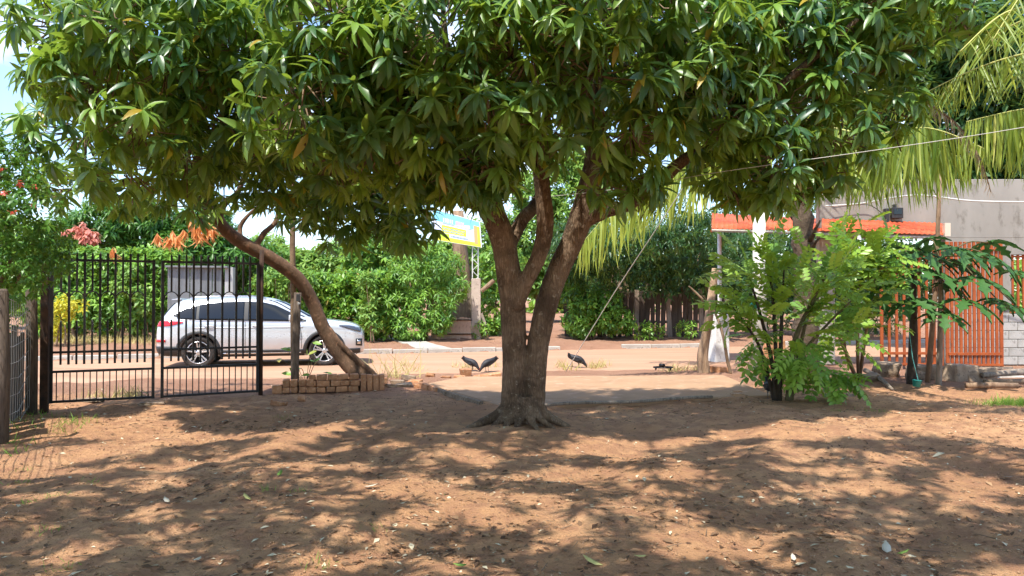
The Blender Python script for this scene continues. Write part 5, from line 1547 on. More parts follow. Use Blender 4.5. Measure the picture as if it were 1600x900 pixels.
# ------------------------------------------------------------------ leafy bush with feathered leaves
M_FEATHER = mat_leaf("feather_leaf", (0.075, 0.215, 0.028), (0.27, 0.44, 0.055), (0.46, 0.60, 0.065), 0.36, 0.38, .45)
def pinnate(n_pair=5):
    """One feathered leaf, 1 long along +Y: midrib and paired leaflets, arching over."""
    V, F = [], []
    def addl(base, d, L, wd):
        d = Vector(d).normalized(); s = d.cross(Vector((0, 0, 1))).normalized(); k = len(V)
        for t, w in ((0, .04), (.35, 1), (.7, .8), (1, .02)):
            c = base + d * L * t + Vector((0, 0, -.10 * L * t * t))
            V.extend([tuple(c - s * wd * w + Vector((0, 0, .25 * wd * w))), tuple(c), tuple(c + s * wd * w + Vector((0, 0, .25 * wd * w)))])
        for i in range(3):
            a = k + i * 3; F.extend([(a, a + 1, a + 4, a + 3), (a + 1, a + 2, a + 5, a + 4)])
    for i in range(n_pair):
        t = .2 + .72 * i / (n_pair - 1)
        b = Vector((0, t, -.28 * t * t))
        for sg in (-1, 1): addl(b, (sg, .55, -.25), .32 * (1 - .35 * abs(t - .5)), .085)
    addl(Vector((0, .96, -.26)), (0, 1, -.6), .28, .055)
    k = len(V)
    for t in (0, .5, 1):
        z = -.28 * t * t
        V.extend([(-.009, t * .98, z), (0, t * .98, z - .012), (.009, t * .98, z)])
    for i in range(2):
        a = k + i * 3; F.extend([(a, a + 1, a + 4, a + 3), (a + 1, a + 2, a + 5, a + 4)])
    return np.array(V), np.array(F)
PIN = pinnate()
bb = G(1222, 627)
bush = thing("leafy_bush", bb, "bright green bush with feathered leaves right of the slab", "bush")
M_GSTEM = mat_rough("green_brown_stem", (.085, .075, .035), (.17, .14, .07), 8, .85, None, .3, .005)
M_DSTEM = mat_rough("dark_stem", (.028, .022, .018), (.07, .05, .035), 8, .85, None, .3, .005)
tips = []
for (x0, x1, y1, x2, y2, Y2, r, mt) in ((1212, 1205, 560, 1170, 430, 11.2, .04, M_DSTEM), (1218, 1220, 540, 1225, 420, 11.4, .04, M_DSTEM), (1232, 1240, 540, 1290, 430, 11.0, .055, M_GSTEM), (1236, 1250, 560, 1330, 470, 10.8, .035, M_GSTEM), (1210, 1190, 550, 1145, 480, 10.9, .03, M_DSTEM), (1215, 1210, 500, 1200, 400, 11.6, .035, M_DSTEM), (1235, 1260, 500, 1320, 400, 11.6, .035, M_GSTEM), (1233, 1262, 580, 1305, 588, 10.8, .022, M_GSTEM), (1228, 1235, 575, 1250, 560, 10.7, .022, M_GSTEM)):
    a = P(x0, 628, bb.y); m_ = P(x1, y1, bb.y - .05); e = P(x2, y2, Y2)
    mb = MB(); limb(mb, [a, m_, m_.lerp(e, .5) + Vector((0, 0, .05)), e], [r, r * .8, r * .6, r * .25], 8)
    mb.build("stem", mt, bush, smooth=True)
    path = smooth_path([a, m_, m_.lerp(e, .5) + Vector((0, 0, .05)), e], 8)
    for q in path[8:]:
        tips += [q]
    for _ in range(11):
        q = e + Vector((random.gauss(0, .20), random.gauss(0, .22), random.gauss(0, .17))); tips.append(q)
for _ in range(28):
    q = P(random.uniform(1170, 1330), random.uniform(400, 540), bb.y) + Vector((0, random.gauss(0, .3), 0)); tips.append(q)
tips = np.array([tuple(t) for t in tips])
cen = np.array(P(1235, 520, bb.y))
d = nrm(nrm(tips - cen) * .8 + RNG.normal(size=tips.shape) * .6 + np.array([0, -.25, .15]))
R = frames(d, nrm(np.tile([[0, -.25, 1.0]], (len(d), 1)) + RNG.normal(size=d.shape) * .25))
S = RNG.uniform(.30, .50, len(d))
ordr = np.argsort(tips[:, 1])
na = min(300, len(ordr))
leaf_objects("leaf", PIN, "pin", R[ordr[:na]], tips[ordr[:na]], S[ordr[:na]], M_FEATHER, bush)
if len(ordr) > na: tag(leaf_cloud("foliage", PIN, R[ordr[na:]], tips[ordr[na:]], S[ordr[na:]], M_FEATHER, bush), kind="stuff")
# leafy shrub behind, nearer the gateway
sb2 = G(1340, 592)
bush2 = thing("leafy_bush", sb2, "second feathered bush with bent bare stems left of the papaya", "bush")
tips = []
for (x1, y1, x2, y2) in ((1325, 560, 1300, 500), (1320, 545, 1330, 430), (1350, 540, 1370, 420), (1340, 540, 1345, 400)):
    e = P(x2, y2, 12.9)
    mb = MB(); limb(mb, [P(1342, 600, sb2.y), P(x1, y1, 13.2), P((x1 + x2) / 2, (y1 + y2) / 2, 13.0), e], [.035, .03, .022, .01], 7); mb.build("stem", M_TWIG, bush2, smooth=True)
    for _ in range(34): tips.append(e + Vector((random.gauss(0, .28), random.gauss(0, .25), random.gauss(0, .25))))
for _ in range(44): tips.append(P(random.uniform(1290, 1400), random.uniform(375, 430), 13 + random.gauss(0, .2)))
tips = np.array([tuple(t) for t in tips])
d = nrm(RNG.normal(size=tips.shape) + np.array([0, -.4, .2]))
R = frames(d, nrm(np.tile([[0, -.2, 1.0]], (len(d), 1)) + RNG.normal(size=d.shape) * .25))
leaf_objects("leaf", PIN, "pin", R, tips, RNG.uniform(.35, .5, len(d)), M_FEATHER, bush2)

# ------------------------------------------------------------------ papaya
M_PAPAYA = mat_leaf("papaya_leaf", (0.018, 0.08, 0.022), (0.05, 0.145, 0.032), (0.09, 0.20, 0.035), 0.22, 0.5, .35)
def papaya_leaf():
    """Deeply lobed hand-shaped blade, diameter about 1, in the XY plane with drooping lobes."""
    V, F = [(0, 0, 0)], []
    for k in range(7):
        a = math.radians(-135 + k * 45) + math.pi / 2
        L = [.34, .44, .52, .56, .52, .44, .34][k]
        d = Vector((math.cos(a), math.sin(a), 0)); s = Vector((-d.y, d.x, 0))
        pts = [(.10, .045, 0), (.22, .07, 0), (.34, .055, 0), (.32, .16, .10), (.52, .075, 0), (.64, .06, 0), (.66, .15, .08), (.82, .05, 0), (1, .0, 0)]
        side = [(.08, .05), (.25, .085), (.45, .06), (.52, .19), (.62, .075), (.74, .15), (.82, .05), (1.0, .006)]
        k0 = len(V)
        for t, w in side:
            z = -.22 * t * t * L * 2
            c = d * L * t
            V += [tuple(c - s * w * L * 1.2 + Vector((0, 0, z + .03))), tuple(c + Vector((0, 0, z))), tuple(c + s * w * L * 1.2 + Vector((0, 0, z + .03)))]
        for i in range(len(side) - 1):
            q = k0 + i * 3; F += [(q, q + 1, q + 4, q + 3), (q + 1, q + 2, q + 5, q + 4)]
        F += [(0, k0 + 1, k0, k0), (0, k0 + 2, k0 + 1, k0 + 1)]
    F = [f if len(set(f)) == 4 else tuple(dict.fromkeys(f)) for f in F]
    return V, F
plv, plf = papaya_leaf()
PAPME = bpy.data.meshes.new("leaf_blade"); PAPME.from_pydata(plv, [], plf); PAPME.materials.append(M_PAPAYA)
PAPME.polygons.foreach_set('use_smooth', [True] * len(PAPME.polygons))
def papaya(px, pybase, pytop, label, leaves, r=.075, mat=M_DSTEM):
    b = G(px, pybase); Y = b.y
    root = thing("papaya_plant", b, label, "plant", "papaya plants by the gateway")
    top = P(px + 3, pytop, Y)
    mb = MB(); limb(mb, [b + Vector((0, 0, -.05)), b.lerp(top, .4) + Vector((.02, 0, 0)), top], [r * 1.2, r, r * .55], 10); mb.build("stem", mat, root, smooth=True)
    for (lx, ly, dY, sz) in leaves:
        e = P(lx, ly, Y + dY)
        pet = MB(); s = top + Vector((0, 0, random.uniform(-.25, .0)))
        mdp = s.lerp(e, .55) + Vector((0, 0, .14))
        pet.tube(smooth_path([s, mdp, e], 5), .012, 6)
        po = pet.build("leaf_stalk", M_GSTEM, root, smooth=True)
        out = (e - top); az = math.atan2(out.y, out.x)
        o = link("leaf_blade", PAPME, po, e - root.location)
        tilt = random.uniform(.1, .45)
        o.rotation_euler = (Matrix.Rotation(az - math.pi / 2, 3, 'Z') @ Matrix.Rotation(-tilt, 3, 'X') @ Matrix.Rotation(random.uniform(-.3, .3), 3, 'Y')).to_euler()
        o.scale = (sz * 1.45, sz * 1.45, sz * 1.45)
    return root
papaya(1424, 601, 425, "taller papaya plant with dark stem before the orange bar gate", [(1385, 402, -.4, .75), (1440, 395, -.3, .85), (1480, 385, .1, .8), (1350, 425, -.2, .7), (1395, 440, -.7, .8), (1460, 425, -.6, .85), (1500, 410, -.2, .8), (1420, 470, -.8, .7), (1375, 470, -.5, .65), (1445, 470, -.6, .7), (1410, 385, .3, .75), (1480, 445, -.3, .6)])
papaya(1466, 604, 400, "papaya plant with pale thin stem and leaves spreading over the close barred gate", [(1500, 390, -.3, .8), (1545, 400, -.2, .85), (1525, 435, -.5, .85), (1560, 470, -.3, .75), (1510, 470, -.6, .8), (1590, 425, .0, .7), (1475, 490, -.6, .65), (1545, 380, .4, .7), (1590, 480, -.1, .55), (1450, 375, .2, .7)], .045, M_WOODGREY)
q = G(1458, 598)
MB().tube([(q.x - .1, q.y, 0), P(1462, 450, q.y), P(1466, 340, q.y), P(1470, 250, q.y)], [.05, .045, .04, .035], 8, wob=.04).solo("wooden_pole", M_WOOD, (q.x - .1, q.y, 0), "slender wooden pole rising past the right end of the awning", "pole", smooth=True)
# ------------------------------------------------------------------ black hens
M_HEN = mat_rough("black_feathers", (0.008, 0.008, 0.010), (0.028, 0.028, 0.034), 20, 0.6, (0.05, 0.05, 0.055), .5, .004, spec=.4)
M_HENLEG = mat_plain("hen_leg", (.20, .17, .14), .7)
M_COMB = mat_plain("hen_comb", (.35, .03, .03), .5)
def hen(pos, heading, label, pecking=True, size=1.0):
    pos = Vector((pos.x, pos.y, float(ground_z(pos.x, pos.y)) + .02))
    root = thing("black_hen", pos, label, "hen", "black hens pecking at the roadside")
    if pecking:
        prof = [(-.30, .335, .012, .03), (-.26, .34, .03, .065), (-.20, .315, .05, .075), (-.12, .285, .085, .085), (-.03, .255, .105, .105), (.06, .225, .095, .10), (.13, .185, .065, .075), (.18, .135, .042, .048), (.215, .085, .034, .036), (.235, .055, .032, .032), (.25, .035, .018, .018), (.262, .018, .005, .005)]
    else:
        prof = [(-.24, .40, .012, .03), (-.19, .37, .05, .07), (-.12, .31, .085, .09), (-.02, .27, .115, .12), (.07, .27, .10, .11), (.13, .32, .065, .075), (.16, .38, .042, .045), (.175, .43, .036, .036), (.20, .45, .03, .03), (.235, .445, .008, .008)]
    n = 12; vs, fs = [], []
    for i, (x, z, ry, rz) in enumerate(prof):
        x0, z0 = prof[max(i - 1, 0)][:2]; x1, z1 = prof[min(i + 1, len(prof) - 1)][:2]
        t = Vector((x1 - x0, 0, z1 - z0)).normalized(); u = Vector((-t.z, 0, t.x))
        for k in range(n):
            a = 2 * math.pi * k / n
            vs.append(Vector((x, 0, z)) + Vector((0, 1, 0)) * math.cos(a) * ry + u * math.sin(a) * rz)
    for i in range(len(prof) - 1):
        for k in range(n): fs.append((i * n + k, i * n + (k + 1) % n, (i + 1) * n + (k + 1) % n, (i + 1) * n + k))
    fs.append(tuple(range(n - 1, -1, -1))); fs.append(tuple(range((len(prof) - 1) * n, len(prof) * n)))
    def put(mb, name, mat, sm=True):
        me = mb.mesh(name, mat, smooth=sm); o = link(name, me, root); return o
    body = put(MB().add(vs, fs), "body", M_HEN)
    for k in range(5):                          # tail feathers
        a = (k - 2) * .16
        bx, bz = prof[2][0], prof[2][1]
        tip = Vector((bx - .10, a * .35, bz + .06 + .03 * (2 - abs(k - 2))))
        b0 = Vector((bx + .02, a * .12, bz))
        s = (tip - b0).cross(Vector((0, 1, 0))).normalized()
        put(MB().prism([b0 - s * .02, b0.lerp(tip, .6) - s * .032, tip, b0.lerp(tip, .6) + s * .026, b0 + s * .02], Vector((0, .006, 0))), "tail_feather", M_HEN, False)
    for sg in (-1, 1):
        w = [(-.17, .30, .06), (-.08, .315, .10), (.04, .285, .11), (.08, .245, .098), (.0, .20, .10), (-.10, .23, .092)]
        if not pecking: w = [(x, z + .02, y + .01) for x, z, y in w]
        put(MB().prism([Vector((x, sg * y, z)) for x, z, y in w], Vector((0, sg * .012, 0))), "wing", M_HEN, False)
        lx = .0 if sg > 0 else .03
        put(MB().tube([(lx, sg * .045, .19), (lx + .012, sg * .045, .10), (lx, sg * .045, .012)], [.022, .009, .008], 6), "leg", M_HENLEG)
        f = MB()
        for a in (-.5, 0, .5, 3.14): f.tube([(lx, sg * .045, .01), (lx + .05 * math.cos(a), sg * .045 + .05 * math.sin(a), .004)], [.006, .003], 4)
        put(f, "foot", M_HENLEG)
    hx, hz = (prof[-3][0], prof[-3][1]) if pecking else (.185, .475)
    put(MB().box((hx + (.012 if pecking else 0), 0, hz + (.028 if pecking else .01)), (.045, .010, .025)), "comb", M_COMB, False)
    root.rotation_euler = (0, 0, heading); root.scale = (size,) * 3
    return root
hen(G(737, 580.5), math.radians(-25), "black hen pecking, left one of the pair beside the big trunk", size=.74)
hen(G(762, 581.5), math.radians(212), "black hen pecking, right one of the pair beside the big trunk", size=.76)
hen(G(903, 574.5), math.radians(-12), "lone black hen pecking right of the big trunk by the stay wire", size=.78)
hen(G(1203, 625), math.radians(100), "dark hen standing at the foot of the feathered bush", pecking=False, size=.72)

# ------------------------------------------------------------------ edging, bricks, rubble
def lumpy(c, size, mat, name, label, cat, group=None, seed=0, rz=0.0, sharp=False):
    """Broken stone: a subdivided block knocked out of shape."""
    rnd = random.Random(seed * 31 + 5)
    bm = bmesh.new(); bmesh.ops.create_cube(bm, size=1.0)
    if not sharp: bmesh.ops.subdivide_edges(bm, edges=bm.edges[:], cuts=1, use_grid_fill=True)
    for v in bm.verts:
        k = 1.0 if sharp else (0.82 + .3 * (1 - v.co.length / .87))
        v.co = Vector((v.co.x * size[0] * k, v.co.y * size[1] * k, v.co.z * size[2] * k)) + Vector((rnd.uniform(-1, 1) * size[0], rnd.uniform(-1, 1) * size[1], rnd.uniform(-1, 1) * size[2])) * .11
    bmesh.ops.bevel(bm, geom=bm.edges[:], offset=min(size) * .07, segments=1, affect='EDGES')
    me = bpy.data.meshes.new(name); bm.to_mesh(me); bm.free(); me.materials.append(mat)
    o = link(name, me, None, (c.x, c.y, float(ground_z(c.x, c.y)) + size[2] * .36 + c.z), (rnd.uniform(-.15, .15), rnd.uniform(-.15, .15), rz))
    return tag(o, label, cat, group)

# edging bricks along the slab's left side
e0, e1 = G(664, 606), G(772, 640)
ed = thing("brick_edging", (e0.x, e0.y, 0), "row of flat clay edging bricks along the left side of the slab", "edging")
ev = (e1 - e0); EL = ev.length; ev.normalize(); erz = math.atan2(ev.y, ev.x)
eme = [MB().box((0, 0, 0), (.40, .09, .13), jit=.008).mesh("brick", M_BRICK, bevel=.006), MB().box((0, 0, 0), (.40, .07, .10), jit=.008).mesh("brick", M_STONE, bevel=.006)]
nE = int(EL / .42)
for k in range(nE):
    c = e0 + ev * (.42 * (k + .5))
    link("brick", eme[0 if k < 2 else 1], ed, Vector((c.x - .06, c.y - .03, .035)) - ed.location, (0, 0, erz + random.uniform(-.05, .05)))
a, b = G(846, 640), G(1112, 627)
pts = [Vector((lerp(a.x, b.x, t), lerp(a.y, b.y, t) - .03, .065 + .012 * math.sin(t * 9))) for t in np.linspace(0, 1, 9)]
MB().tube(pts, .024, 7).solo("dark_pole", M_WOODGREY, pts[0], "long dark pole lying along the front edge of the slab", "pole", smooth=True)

rub = [(672, 588, .20, .12, .10, "rounded orange clay lump at the left end of the debris row"), (697, 590, .26, .06, .05, "flat brown clay sherd between the clay lump and the dark brick"), (718, 590, .26, .1, .06, "low broken tile beside the dark brick"), (727, 587, .20, .15, .16, "dark brown brick standing upright beyond the slab, left of the hens"),
       (752, 592, .30, .14, .10, "curved roof tile fragment left of the big trunk"), (770, 591, .30, .18, .12, "orange brick touching the left side of the big trunk"), (637, 595, .30, .2, .13, "pale stone on the rubble heap right of the planter"), (622, 600, .24, .14, .08, "thin grey slab on edge in the rubble heap"), (648, 600, .28, .16, .10, "orange tile piece leaning on the rubble heap"),
       (630, 605, .34, .16, .07, "long flat stone in front of the rubble heap"), (612, 606, .2, .14, .07, "small brown stone next to the planter's right end"), (655, 606, .22, .14, .09, "yellowish brick at the slab's left corner"), (436, 632, .20, .12, .09, "loose clay brick lying in front of the planter's left end"), (472, 624, .12, .1, .11, "small mossy brick standing before the wooden post"),
       (238, 633, .38, .14, .05, "flat dark stone under the meeting point of the gate leaves"), (140, 626, .55, .12, .07, "long brown clod of earth behind the left gate leaf"), (716, 600, .10, .08, .05, "tiny clay crumb on the slab's left part"), (1122, 580, .42, .16, .12, "flat brown brick between the cut stump and the leaning branch"), (1328, 617, .13, .1, .05, "small dark stone on the soil right of the feathered bush")]
for k, (px_, py_, sx, sy, sz, lab) in enumerate(rub):
    q = G(px_, py_); lumpy(Vector((q.x, q.y, 0)), (sx, sy, sz), M_BRICK if k in (0, 1, 2, 3, 4, 5, 8, 11, 12, 13, 16, 17) else M_STONE, "rubble_piece", lab, "rubble", "loose bricks and stones", k, random.uniform(-.5, .5), sharp=k in (3, 5, 7, 12, 17))
stones = [(1386, 588, .52, .34, .36, "rounded brown boulder left of the papaya stems"), (1440, 592, .7, .34, .34, "dark shadowed boulder behind the papaya stems"), (1480, 590, .35, .25, .26, "light brown stone right of the pale papaya stem"), (1500, 594, .5, .32, .36, "large angular stone in the middle of the rock row"), (1528, 594, .55, .28, .28, "brown angular block right of the large angular stone"), (1360, 596, .34, .2, .14, "flat tan stone at the left end of the rock row"), (1560, 588, .9, .5, .10, "thin concrete slab before the orange gate track")]
for k, (px_, py_, sx, sy, sz, lab) in enumerate(stones):
    q = G(px_, py_); lumpy(Vector((q.x, q.y, 0)), (sx, sy, sz), M_STONE if k < 6 else M_CONC, "boulder", lab, "stone", "rocks below the orange gate", 40 + k, random.uniform(-.4, .4), sharp=k >= 3)
for k, (xa, ya, xb, yb, r, lab, mt) in enumerate(((1535, 596, 1606, 592, .05, "upper grey pipe lying on the slab at the right edge", M_WOODGREY), (1538, 603, 1600, 602, .045, "pale log in front of the grey pipe at the right edge", M_TWIG), (1510, 609, 1590, 609, .05, "long brown log nearest the camera in the wood pile", M_WOOD), (1560, 588, 1612, 584, .05, "thin pipe at the back of the wood pile", M_WOODGREY))):
    A_, B_ = G(xa, ya), G(xb, yb); A_.z = B_.z = r + .02 + (.05 if k == 0 else 0)
    MB().tube([A_, A_.lerp(B_, .5) + Vector((0, 0, .01)), B_], r, 9, wob=.05).solo("log", mt, A_, lab, "log", "logs and pipes at the right edge", smooth=True)
q = G(1320, 585); q2 = G(1394, 612)
mb = MB(); limb(mb, [G(1352, 588) + Vector((0, 0, .12)), G(1372, 596) + Vector((0, 0, .08)), G(1394, 611) + Vector((0, 0, .03))], [.05, .045, .025], 8)
mb.solo("fallen_branch", M_WOODGREY, G(1352, 588), "pale curved branch lying at the foot of the second bush", "branch", smooth=True)

# teal can on a string, hung on the papaya
q = G(1427, 606)
can = thing("hanging_can", (q.x, q.y - .1, 0), "teal plastic tub with a string by the papaya stem", "tub")
q = Vector((q.x, q.y - .1, 0))
MB().lathe([(.055, 0), (.075, .11), (.08, .115), (.07, .12), (.05, .02), (0, .02)], q + Vector((0, 0, .03)), (0.1, 0, 1), 14).build("tub", mat_plain("teal_plastic", (.01, .22, .20), .4), can, smooth=True)
MB().tube([q + Vector((.03, 0, .15)), P(1426, 560, q.y), P(1421, 520, q.y + .05)], .006, 5).build("string", mat_plain("teal_string", (.10, .35, .33), .7), can)
# turquoise bag in the bush
q = P(1178, 475, 11.7)
bg = MB().lathe([(.0, -.10), (.04, -.09), (.065, -.04), (.06, .02), (.04, .06), (.015, .10), (.025, .12)], q, (.1, 0, 1), 10)
bg.solo("plastic_bag", mat_plain("turquoise_plastic", (.06, .48, .46), .35), q, "small turquoise plastic bag hanging in the bush leaves", "bag", smooth=True)
# small iron grill on the slab
q = G(1036, 582)
gr = thing("iron_grill", (q.x, q.y, .055), "small dark round grill lying on the sand right of the hen", "grill")
q = Vector((q.x, q.y, .06))
ring = [q + Vector((math.cos(t) * .20, math.sin(t) * .16, .05)) for t in np.linspace(0, 2 * math.pi, 25)]
MB().tube(ring, .014, 6).build("rim", M_IRON, gr)
for k in range(5):
    x = -.14 + .07 * k; y = .155 * math.sqrt(max(0, 1 - (x / .2) ** 2))
    MB().tube([q + Vector((x, -y, .05)), q + Vector((x, y, .05))], .008, 5).build("rod", M_IRON, gr)
for a in (.4, 2.2, 3.6, 5.4): MB().tube([q + Vector((math.cos(a) * .19, math.sin(a) * .15, .05)), q + Vector((math.cos(a) * .2, math.sin(a) * .16, -.01))], .01, 5).build("leg", M_IRON, gr)
MB().lathe([(.0, 0), (.06, .0), (.07, .05), (.05, .07), (0, .07)], q + Vector((-.02, 0, .055)), (0, 0, 1), 12).build("lump", M_IRON, gr, smooth=True)

# ------------------------------------------------------------------ cables
def cable(pts, r, mat, label, name="cable"):
    pts = [Vector(p) for p in pts]
    return MB().tube(smooth_path(pts, 6), r, 6).solo(name, mat, pts[0], label, "cable", smooth=True)
stay0 = G(884, 581)
cable([Vector((stay0.x, stay0.y, 0)), P(957, 462, lerp(stay0.y, 12.2, .5)), P(1032, 348, 12.2), P(1095, 250, 11.6)], .008, M_CABLE, "pale stay wire slanting from the ground up into the crown", "stay_wire")
cable([P(700, 318, 8.9), P(880, 305, 9.0), P(1000, 290, 8.9), P(1130, 268, 8.3), P(1330, 240, 7.9), P(1520, 212, 7.6), P(1680, 185, 7.4)], .0038, M_CABLE, "thin pale clothes line crossing the crown to the upper right", "clothes_line")
cable([P(1290, 322, 16.9), P(1345, 318, 16.8), P(1430, 305, 16.6), P(1520, 314, 16.4), P(1640, 316, 16.2)], .02, M_CABLE, "sagging white cable along the top of the grey wall", "cable")
cable([P(1300, 325, 17.3), P(1356, 320, 17.3), P(1385, 340, 17.3)], .009, M_DARKCABLE, "thin dark flex leading to the floodlight", "cable")
for k, (ya, yb) in enumerate(((11, 14), (24, 26), (33, 34))):
    cable([P(-160, ya - 5, 40), P(-40, ya, 40), P(60, yb, 40), P(220, yb + 6, 40)], .022, M_DARKCABLE, ["highest", "middle", "lowest"][k] + " of the three overhead cables against the upper left sky", "overhead_cable")

# ------------------------------------------------------------------ litter, weeds, grass
M_LITTER = mat_leaf("dry_litter", (0.09, 0.052, 0.034), (0.40, 0.25, 0.14), (0.45, 0.3, 0.15), .12, .85, .1, (.60, .52, .36))
M_PEBBLE = mat_rough("pebble", (.24, .135, .075), (.44, .26, .14), 30, .95, (.52, .36, .24), .3, .004)
def scatter(n, x0, x1, y0, y1, power=1.0):
    y = y0 + (y1 - y0) * RNG.random(n) ** power
    x = RNG.uniform(x0, x1, n) * (y / y1)
    return x, y
n = 11000
x, y = scatter(n, -10.5, 11, 3.2, 13.4, 1.3)
dr = RNG.random(n) < .42                       # drifts of litter
cx, cy = scatter(60, -10, 10.5, 3.4, 12.5, 1.2); pick = RNG.integers(0, 60, n)
x = np.where(dr, cx[pick] + RNG.normal(size=n) * .38, x); y = np.where(dr, np.maximum(cy[pick] + RNG.normal(size=n) * .30, 3.1), y)
pos = np.stack([x, y, surf_z(x, y) + .008], -1)
dz = RNG.normal(size=n) * .12
th = RNG.random(n) * 6.28
R = frames(np.stack([np.cos(th), np.sin(th), dz], -1), nrm(np.stack([RNG.normal(size=n) * .25, RNG.normal(size=n) * .25, np.ones(n)], -1)))
tag(leaf_cloud("leaf_litter", OVAL8, R, pos, RNG.uniform(.022, .075, n) * RNG.uniform(.5, 1.4, n), M_LITTER, tint=np.where(RNG.random(n) < .13, .99, RNG.beta(.8, 1.4, n) * .9)), "dry leaf fragments strewn over the yard soil", "leaf litter", kind="stuff")
n = 12000
x, y = scatter(n, -10.5, 11, 3.2, 14.5, 1.2)
th = RNG.random(n) * 6.28; r = RNG.uniform(.003, .012, n) * RNG.uniform(.5, 1.6, n)
oct_v = np.array([(1, 0, 0), (-1, 0, 0), (0, 1, 0), (0, -1, 0), (0, 0, .7), (0, 0, -.7)]); oct_f = np.array([(0, 2, 4), (2, 1, 4), (1, 3, 4), (3, 0, 4), (2, 0, 5), (1, 2, 5), (3, 1, 5), (0, 3, 5)])
Rz = np.zeros((n, 3, 3)); Rz[:, 0, 0] = np.cos(th); Rz[:, 0, 1] = -np.sin(th) * .7; Rz[:, 1, 0] = np.sin(th); Rz[:, 1, 1] = np.cos(th) * .7; Rz[:, 2, 2] = .8
V, F = instance((oct_v, oct_f), Rz, np.stack([x, y, surf_z(x, y) + r * .3], -1), r)
tag(link("pebbles", np_mesh("pebbles", V, F, M_PEBBLE)), "small stones and crumbs of soil scattered over the yard", "pebbles", kind="stuff")
# twigs on the soil
n = 420
x, y = scatter(n, -9, 10, 3.4, 12.5, 1.2); th = RNG.random(n) * 6.28; L = RNG.uniform(.04, .18, n)
A = np.stack([x, y, surf_z(x, y) + .008], -1); B = A + np.stack([np.cos(th) * L, np.sin(th) * L, RNG.normal(size=n) * .006], -1)
gr_root = None
def loose_twigs(A, B):
    d = nrm(B - A); u = nrm(np.cross(d, np.array([0.0, 0, 1]))); w = np.cross(d, u); rr = RNG.uniform(.002, .004, len(A))[:, None]
    V = np.stack([A + u * rr, A - u * .5 * rr + w * rr, A - u * .5 * rr - w * rr, B + u * rr * .5, B - u * .25 * rr + w * rr * .5, B - u * .25 * rr - w * rr * .5], 1).reshape(-1, 3)
    F = (np.array([(0, 1, 4, 3), (1, 2, 5, 4), (2, 0, 3, 5)])[None] + (np.arange(len(A)) * 6)[:, None, None]).reshape(-1, 4)
    return np_mesh("twig_litter", V, F, M_TWIG)
tag(link("twig_litter", loose_twigs(A, B)), "small dry twigs lying on the yard soil", "twigs", kind="stuff")

# the larger fallen leaves one can pick out
M_FALLY = mat_leaf("fallen_yellow_leaf", (.58, .52, .16), (.66, .60, .30), (.6, .55, .2), .2, .6, .2)
M_FALLW = mat_leaf("fallen_pale_leaf", (.62, .55, .42), (.70, .64, .52), (.6, .5, .4), .15, .7, .2)
M_FALLG = mat_leaf("fallen_green_leaf", (.16, .28, .05), (.24, .36, .08), (.4, .5, .1), .25, .5, .3)
fl_ = [(385, 783, .11, M_FALLY, "pale yellow curled leaf lying left of centre in the foreground"), (437, 752, .09, M_FALLG, "small green fallen leaf behind the yellow curled leaf"), (925, 886, .13, M_FALLY, "pale yellow fallen leaf near the bottom edge right of centre"), (1385, 853, .13, M_FALLW, "whitish fallen leaf in the right foreground"), (1412, 855, .08, M_FALLG, "small greenish leaf right of the whitish fallen leaf"), (308, 873, .09, M_FALLW, "whitish dry leaf in the lower left foreground"), (260, 794, .09, M_FALLW, "pale sliver of leaf in the left foreground"), (1572, 745, .14, M_WOOD, "dark dead leaf near the right edge of the soil"), (990, 721, .12, M_WOOD, "dark brown dead leaf right of the trunk's foot"), (580, 768, .11, M_FALLW, "tan fallen leaf on the soil below the brick edging"), (350, 658, .22, M_WOOD, "long dark dead leaf before the right gate leaf"), (1000, 884, .08, M_FALLY, "little yellow leaf at the bottom, right of the pale yellow one"), (718, 889, .08, M_FALLG, "tiny green leaf at the bottom edge left of centre"), (1240, 872, .07, M_FALLW, "small pale leaf below the middle right shade")]
for k, (px_, py_, L, mt, lab) in enumerate(fl_):
    q = G(px_, py_); z = float(surf_z(q.x, q.y))
    me = np_mesh("fallen_leaf", OVAL[0] * L * np.array([1, 1, -.9]) + np.array([0, -L / 2, .012]), OVAL[1], mt, np.full(len(OVAL[0]), .3), smooth=True)
    o = link("fallen_leaf", me, None, (q.x, q.y, z + .012), (random.uniform(-.25, .25), random.uniform(-.2, .2), random.uniform(0, 6.28))); tag(o, lab, "leaf", "larger fallen leaves")
    md = o.modifiers.new("t", 'SOLIDIFY'); md.thickness = .002

M_GRASS = mat_leaf("grass_blade", (.10, .24, .03), (.22, .40, .06), (.4, .55, .08), .3, .5, .3)
M_DRYGRASS = mat_leaf("dry_grass_blade", (.42, .36, .13), (.56, .48, .22), (.6, .5, .2), .25, .6, .2)
GB = leaf_template([0, .5, 1], [.035, .028, .003], .3, .35)
def grass(name, label, spots, mat, n_each, L, spread, cat="grass", tpl=GB):
    pos, d = [], []
    for (px_, py_) in spots:
        q = G(px_, py_)
        k = n_each
        xx = q.x + RNG.normal(size=k) * spread; yy = q.y + RNG.normal(size=k) * spread
        pos.append(np.stack([xx, yy, surf_z(xx, yy) + .004], -1))
        d.append(nrm(np.stack([RNG.normal(size=k) * .6, RNG.normal(size=k) * .6, np.full(k, 1.0)], -1)))
    pos, d = np.concatenate(pos), np.concatenate(d)
    R = frames(d, nrm(RNG.normal(size=d.shape)))
    return tag(leaf_cloud(name, tpl, R, pos, RNG.uniform(L[0], L[1], len(pos)), mat), label, cat, kind="stuff")
grass("grass", "green grass tufts at the right edge of the yard", [(1570, 628), (1585, 630), (1600, 632), (1592, 626), (1560, 634)], M_GRASS, 120, (.06, .14), .16)
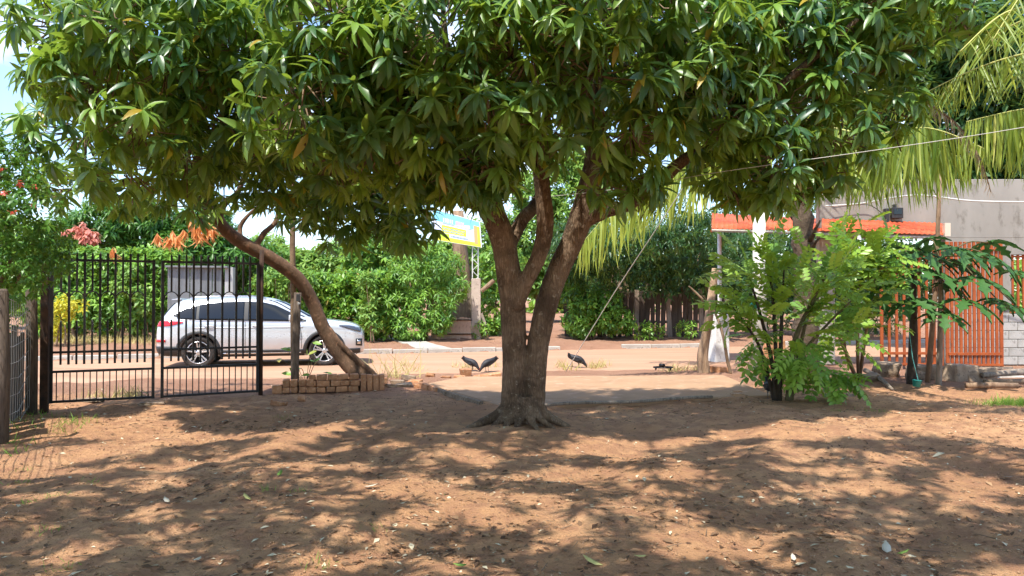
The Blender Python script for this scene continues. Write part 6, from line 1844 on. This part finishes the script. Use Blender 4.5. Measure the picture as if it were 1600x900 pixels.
grass("grass", "weeds and grass at the foot of the left fence", [(15, 690), (30, 672), (45, 662), (95, 668), (118, 662), (132, 664), (100, 672), (70, 650), (20, 705)], M_GRASS, 22, (.05, .13), .10)
grass("grass", "small grass sprigs scattered over the open soil", [(40, 795), (80, 790), (70, 835), (415, 770), (470, 776), (585, 832), (35, 728), (148, 752), (500, 888), (440, 653), (1380, 650), (1365, 648), (1310, 646), (96, 884), (30, 760)], M_GRASS, 22, (.02, .06), .05)
grass("grass", "dry yellow grass tufts along the near road edge", [(885, 577), (880, 574), (935, 574), (942, 573), (928, 575), (722, 576), (735, 578), (645, 580), (640, 574), (1060, 577), (1050, 580), (1085, 578), (155, 622), (200, 620), (210, 622), (770, 575)], M_DRYGRASS, 34, (.12, .26), .12)
vg = [(x_, 541 + 6 * math.sin(x_ * .3)) for x_ in range(70, 245, 7)] + [(x_, 550) for x_ in range(80, 240, 11)]
grass("grass", "dry verge grass across the road behind the left gate leaf", vg, M_DRYGRASS, 60, (.10, .26), .28)
grass("fallen_twigs", "heap of thin green prunings on the ground right of the planter", [(620, 588), (612, 590), (630, 590), (600, 594)], M_DRYGRASS, 16, (.3, .7), .12, "prunings", leaf_template([0, .5, 1], [.012, .010, .004], .3, .6))
# broad-leaved weed behind the wooden post
wq = G(478, 606)
wd = thing("weed", (wq.x, wq.y, 0), "broad leaved weed sprouting between wooden post and planter", "weed", "weeds by the planter")
for k, (lx, ly) in enumerate(((447, 545), (488, 535), (495, 548), (470, 575), (500, 560), (452, 575), (440, 583), (484, 585), (520, 585), (436, 560))):
    e = P(lx, ly, wq.y + random.uniform(-.15, .1))
    mb = MB(); mb.tube(smooth_path([Vector((wq.x, wq.y, 0)), Vector((wq.x, wq.y, 0)).lerp(e, .5) + Vector((0, 0, .1)), e], 4), .006, 5); mb.build("stem", M_GSTEM, wd)
tips = np.array([tuple(P(lx, ly, wq.y - .05)) for lx, ly in ((447, 545), (488, 535), (495, 548), (470, 575), (500, 560), (452, 575), (440, 583), (484, 585), (520, 585), (436, 560), (455, 548), (480, 545), (492, 565))])
d = nrm(RNG.normal(size=tips.shape) * np.array([1, .6, .4]) + np.array([0, -.3, -.2]))
leaf_objects("leaf", OVAL, "weedleaf", frames(d, nrm(np.tile([[0, -.6, .8]], (len(d), 1)) + RNG.normal(size=d.shape) * .2)), tips, RNG.uniform(.14, .24, len(d)), M_HEDGE, wd)
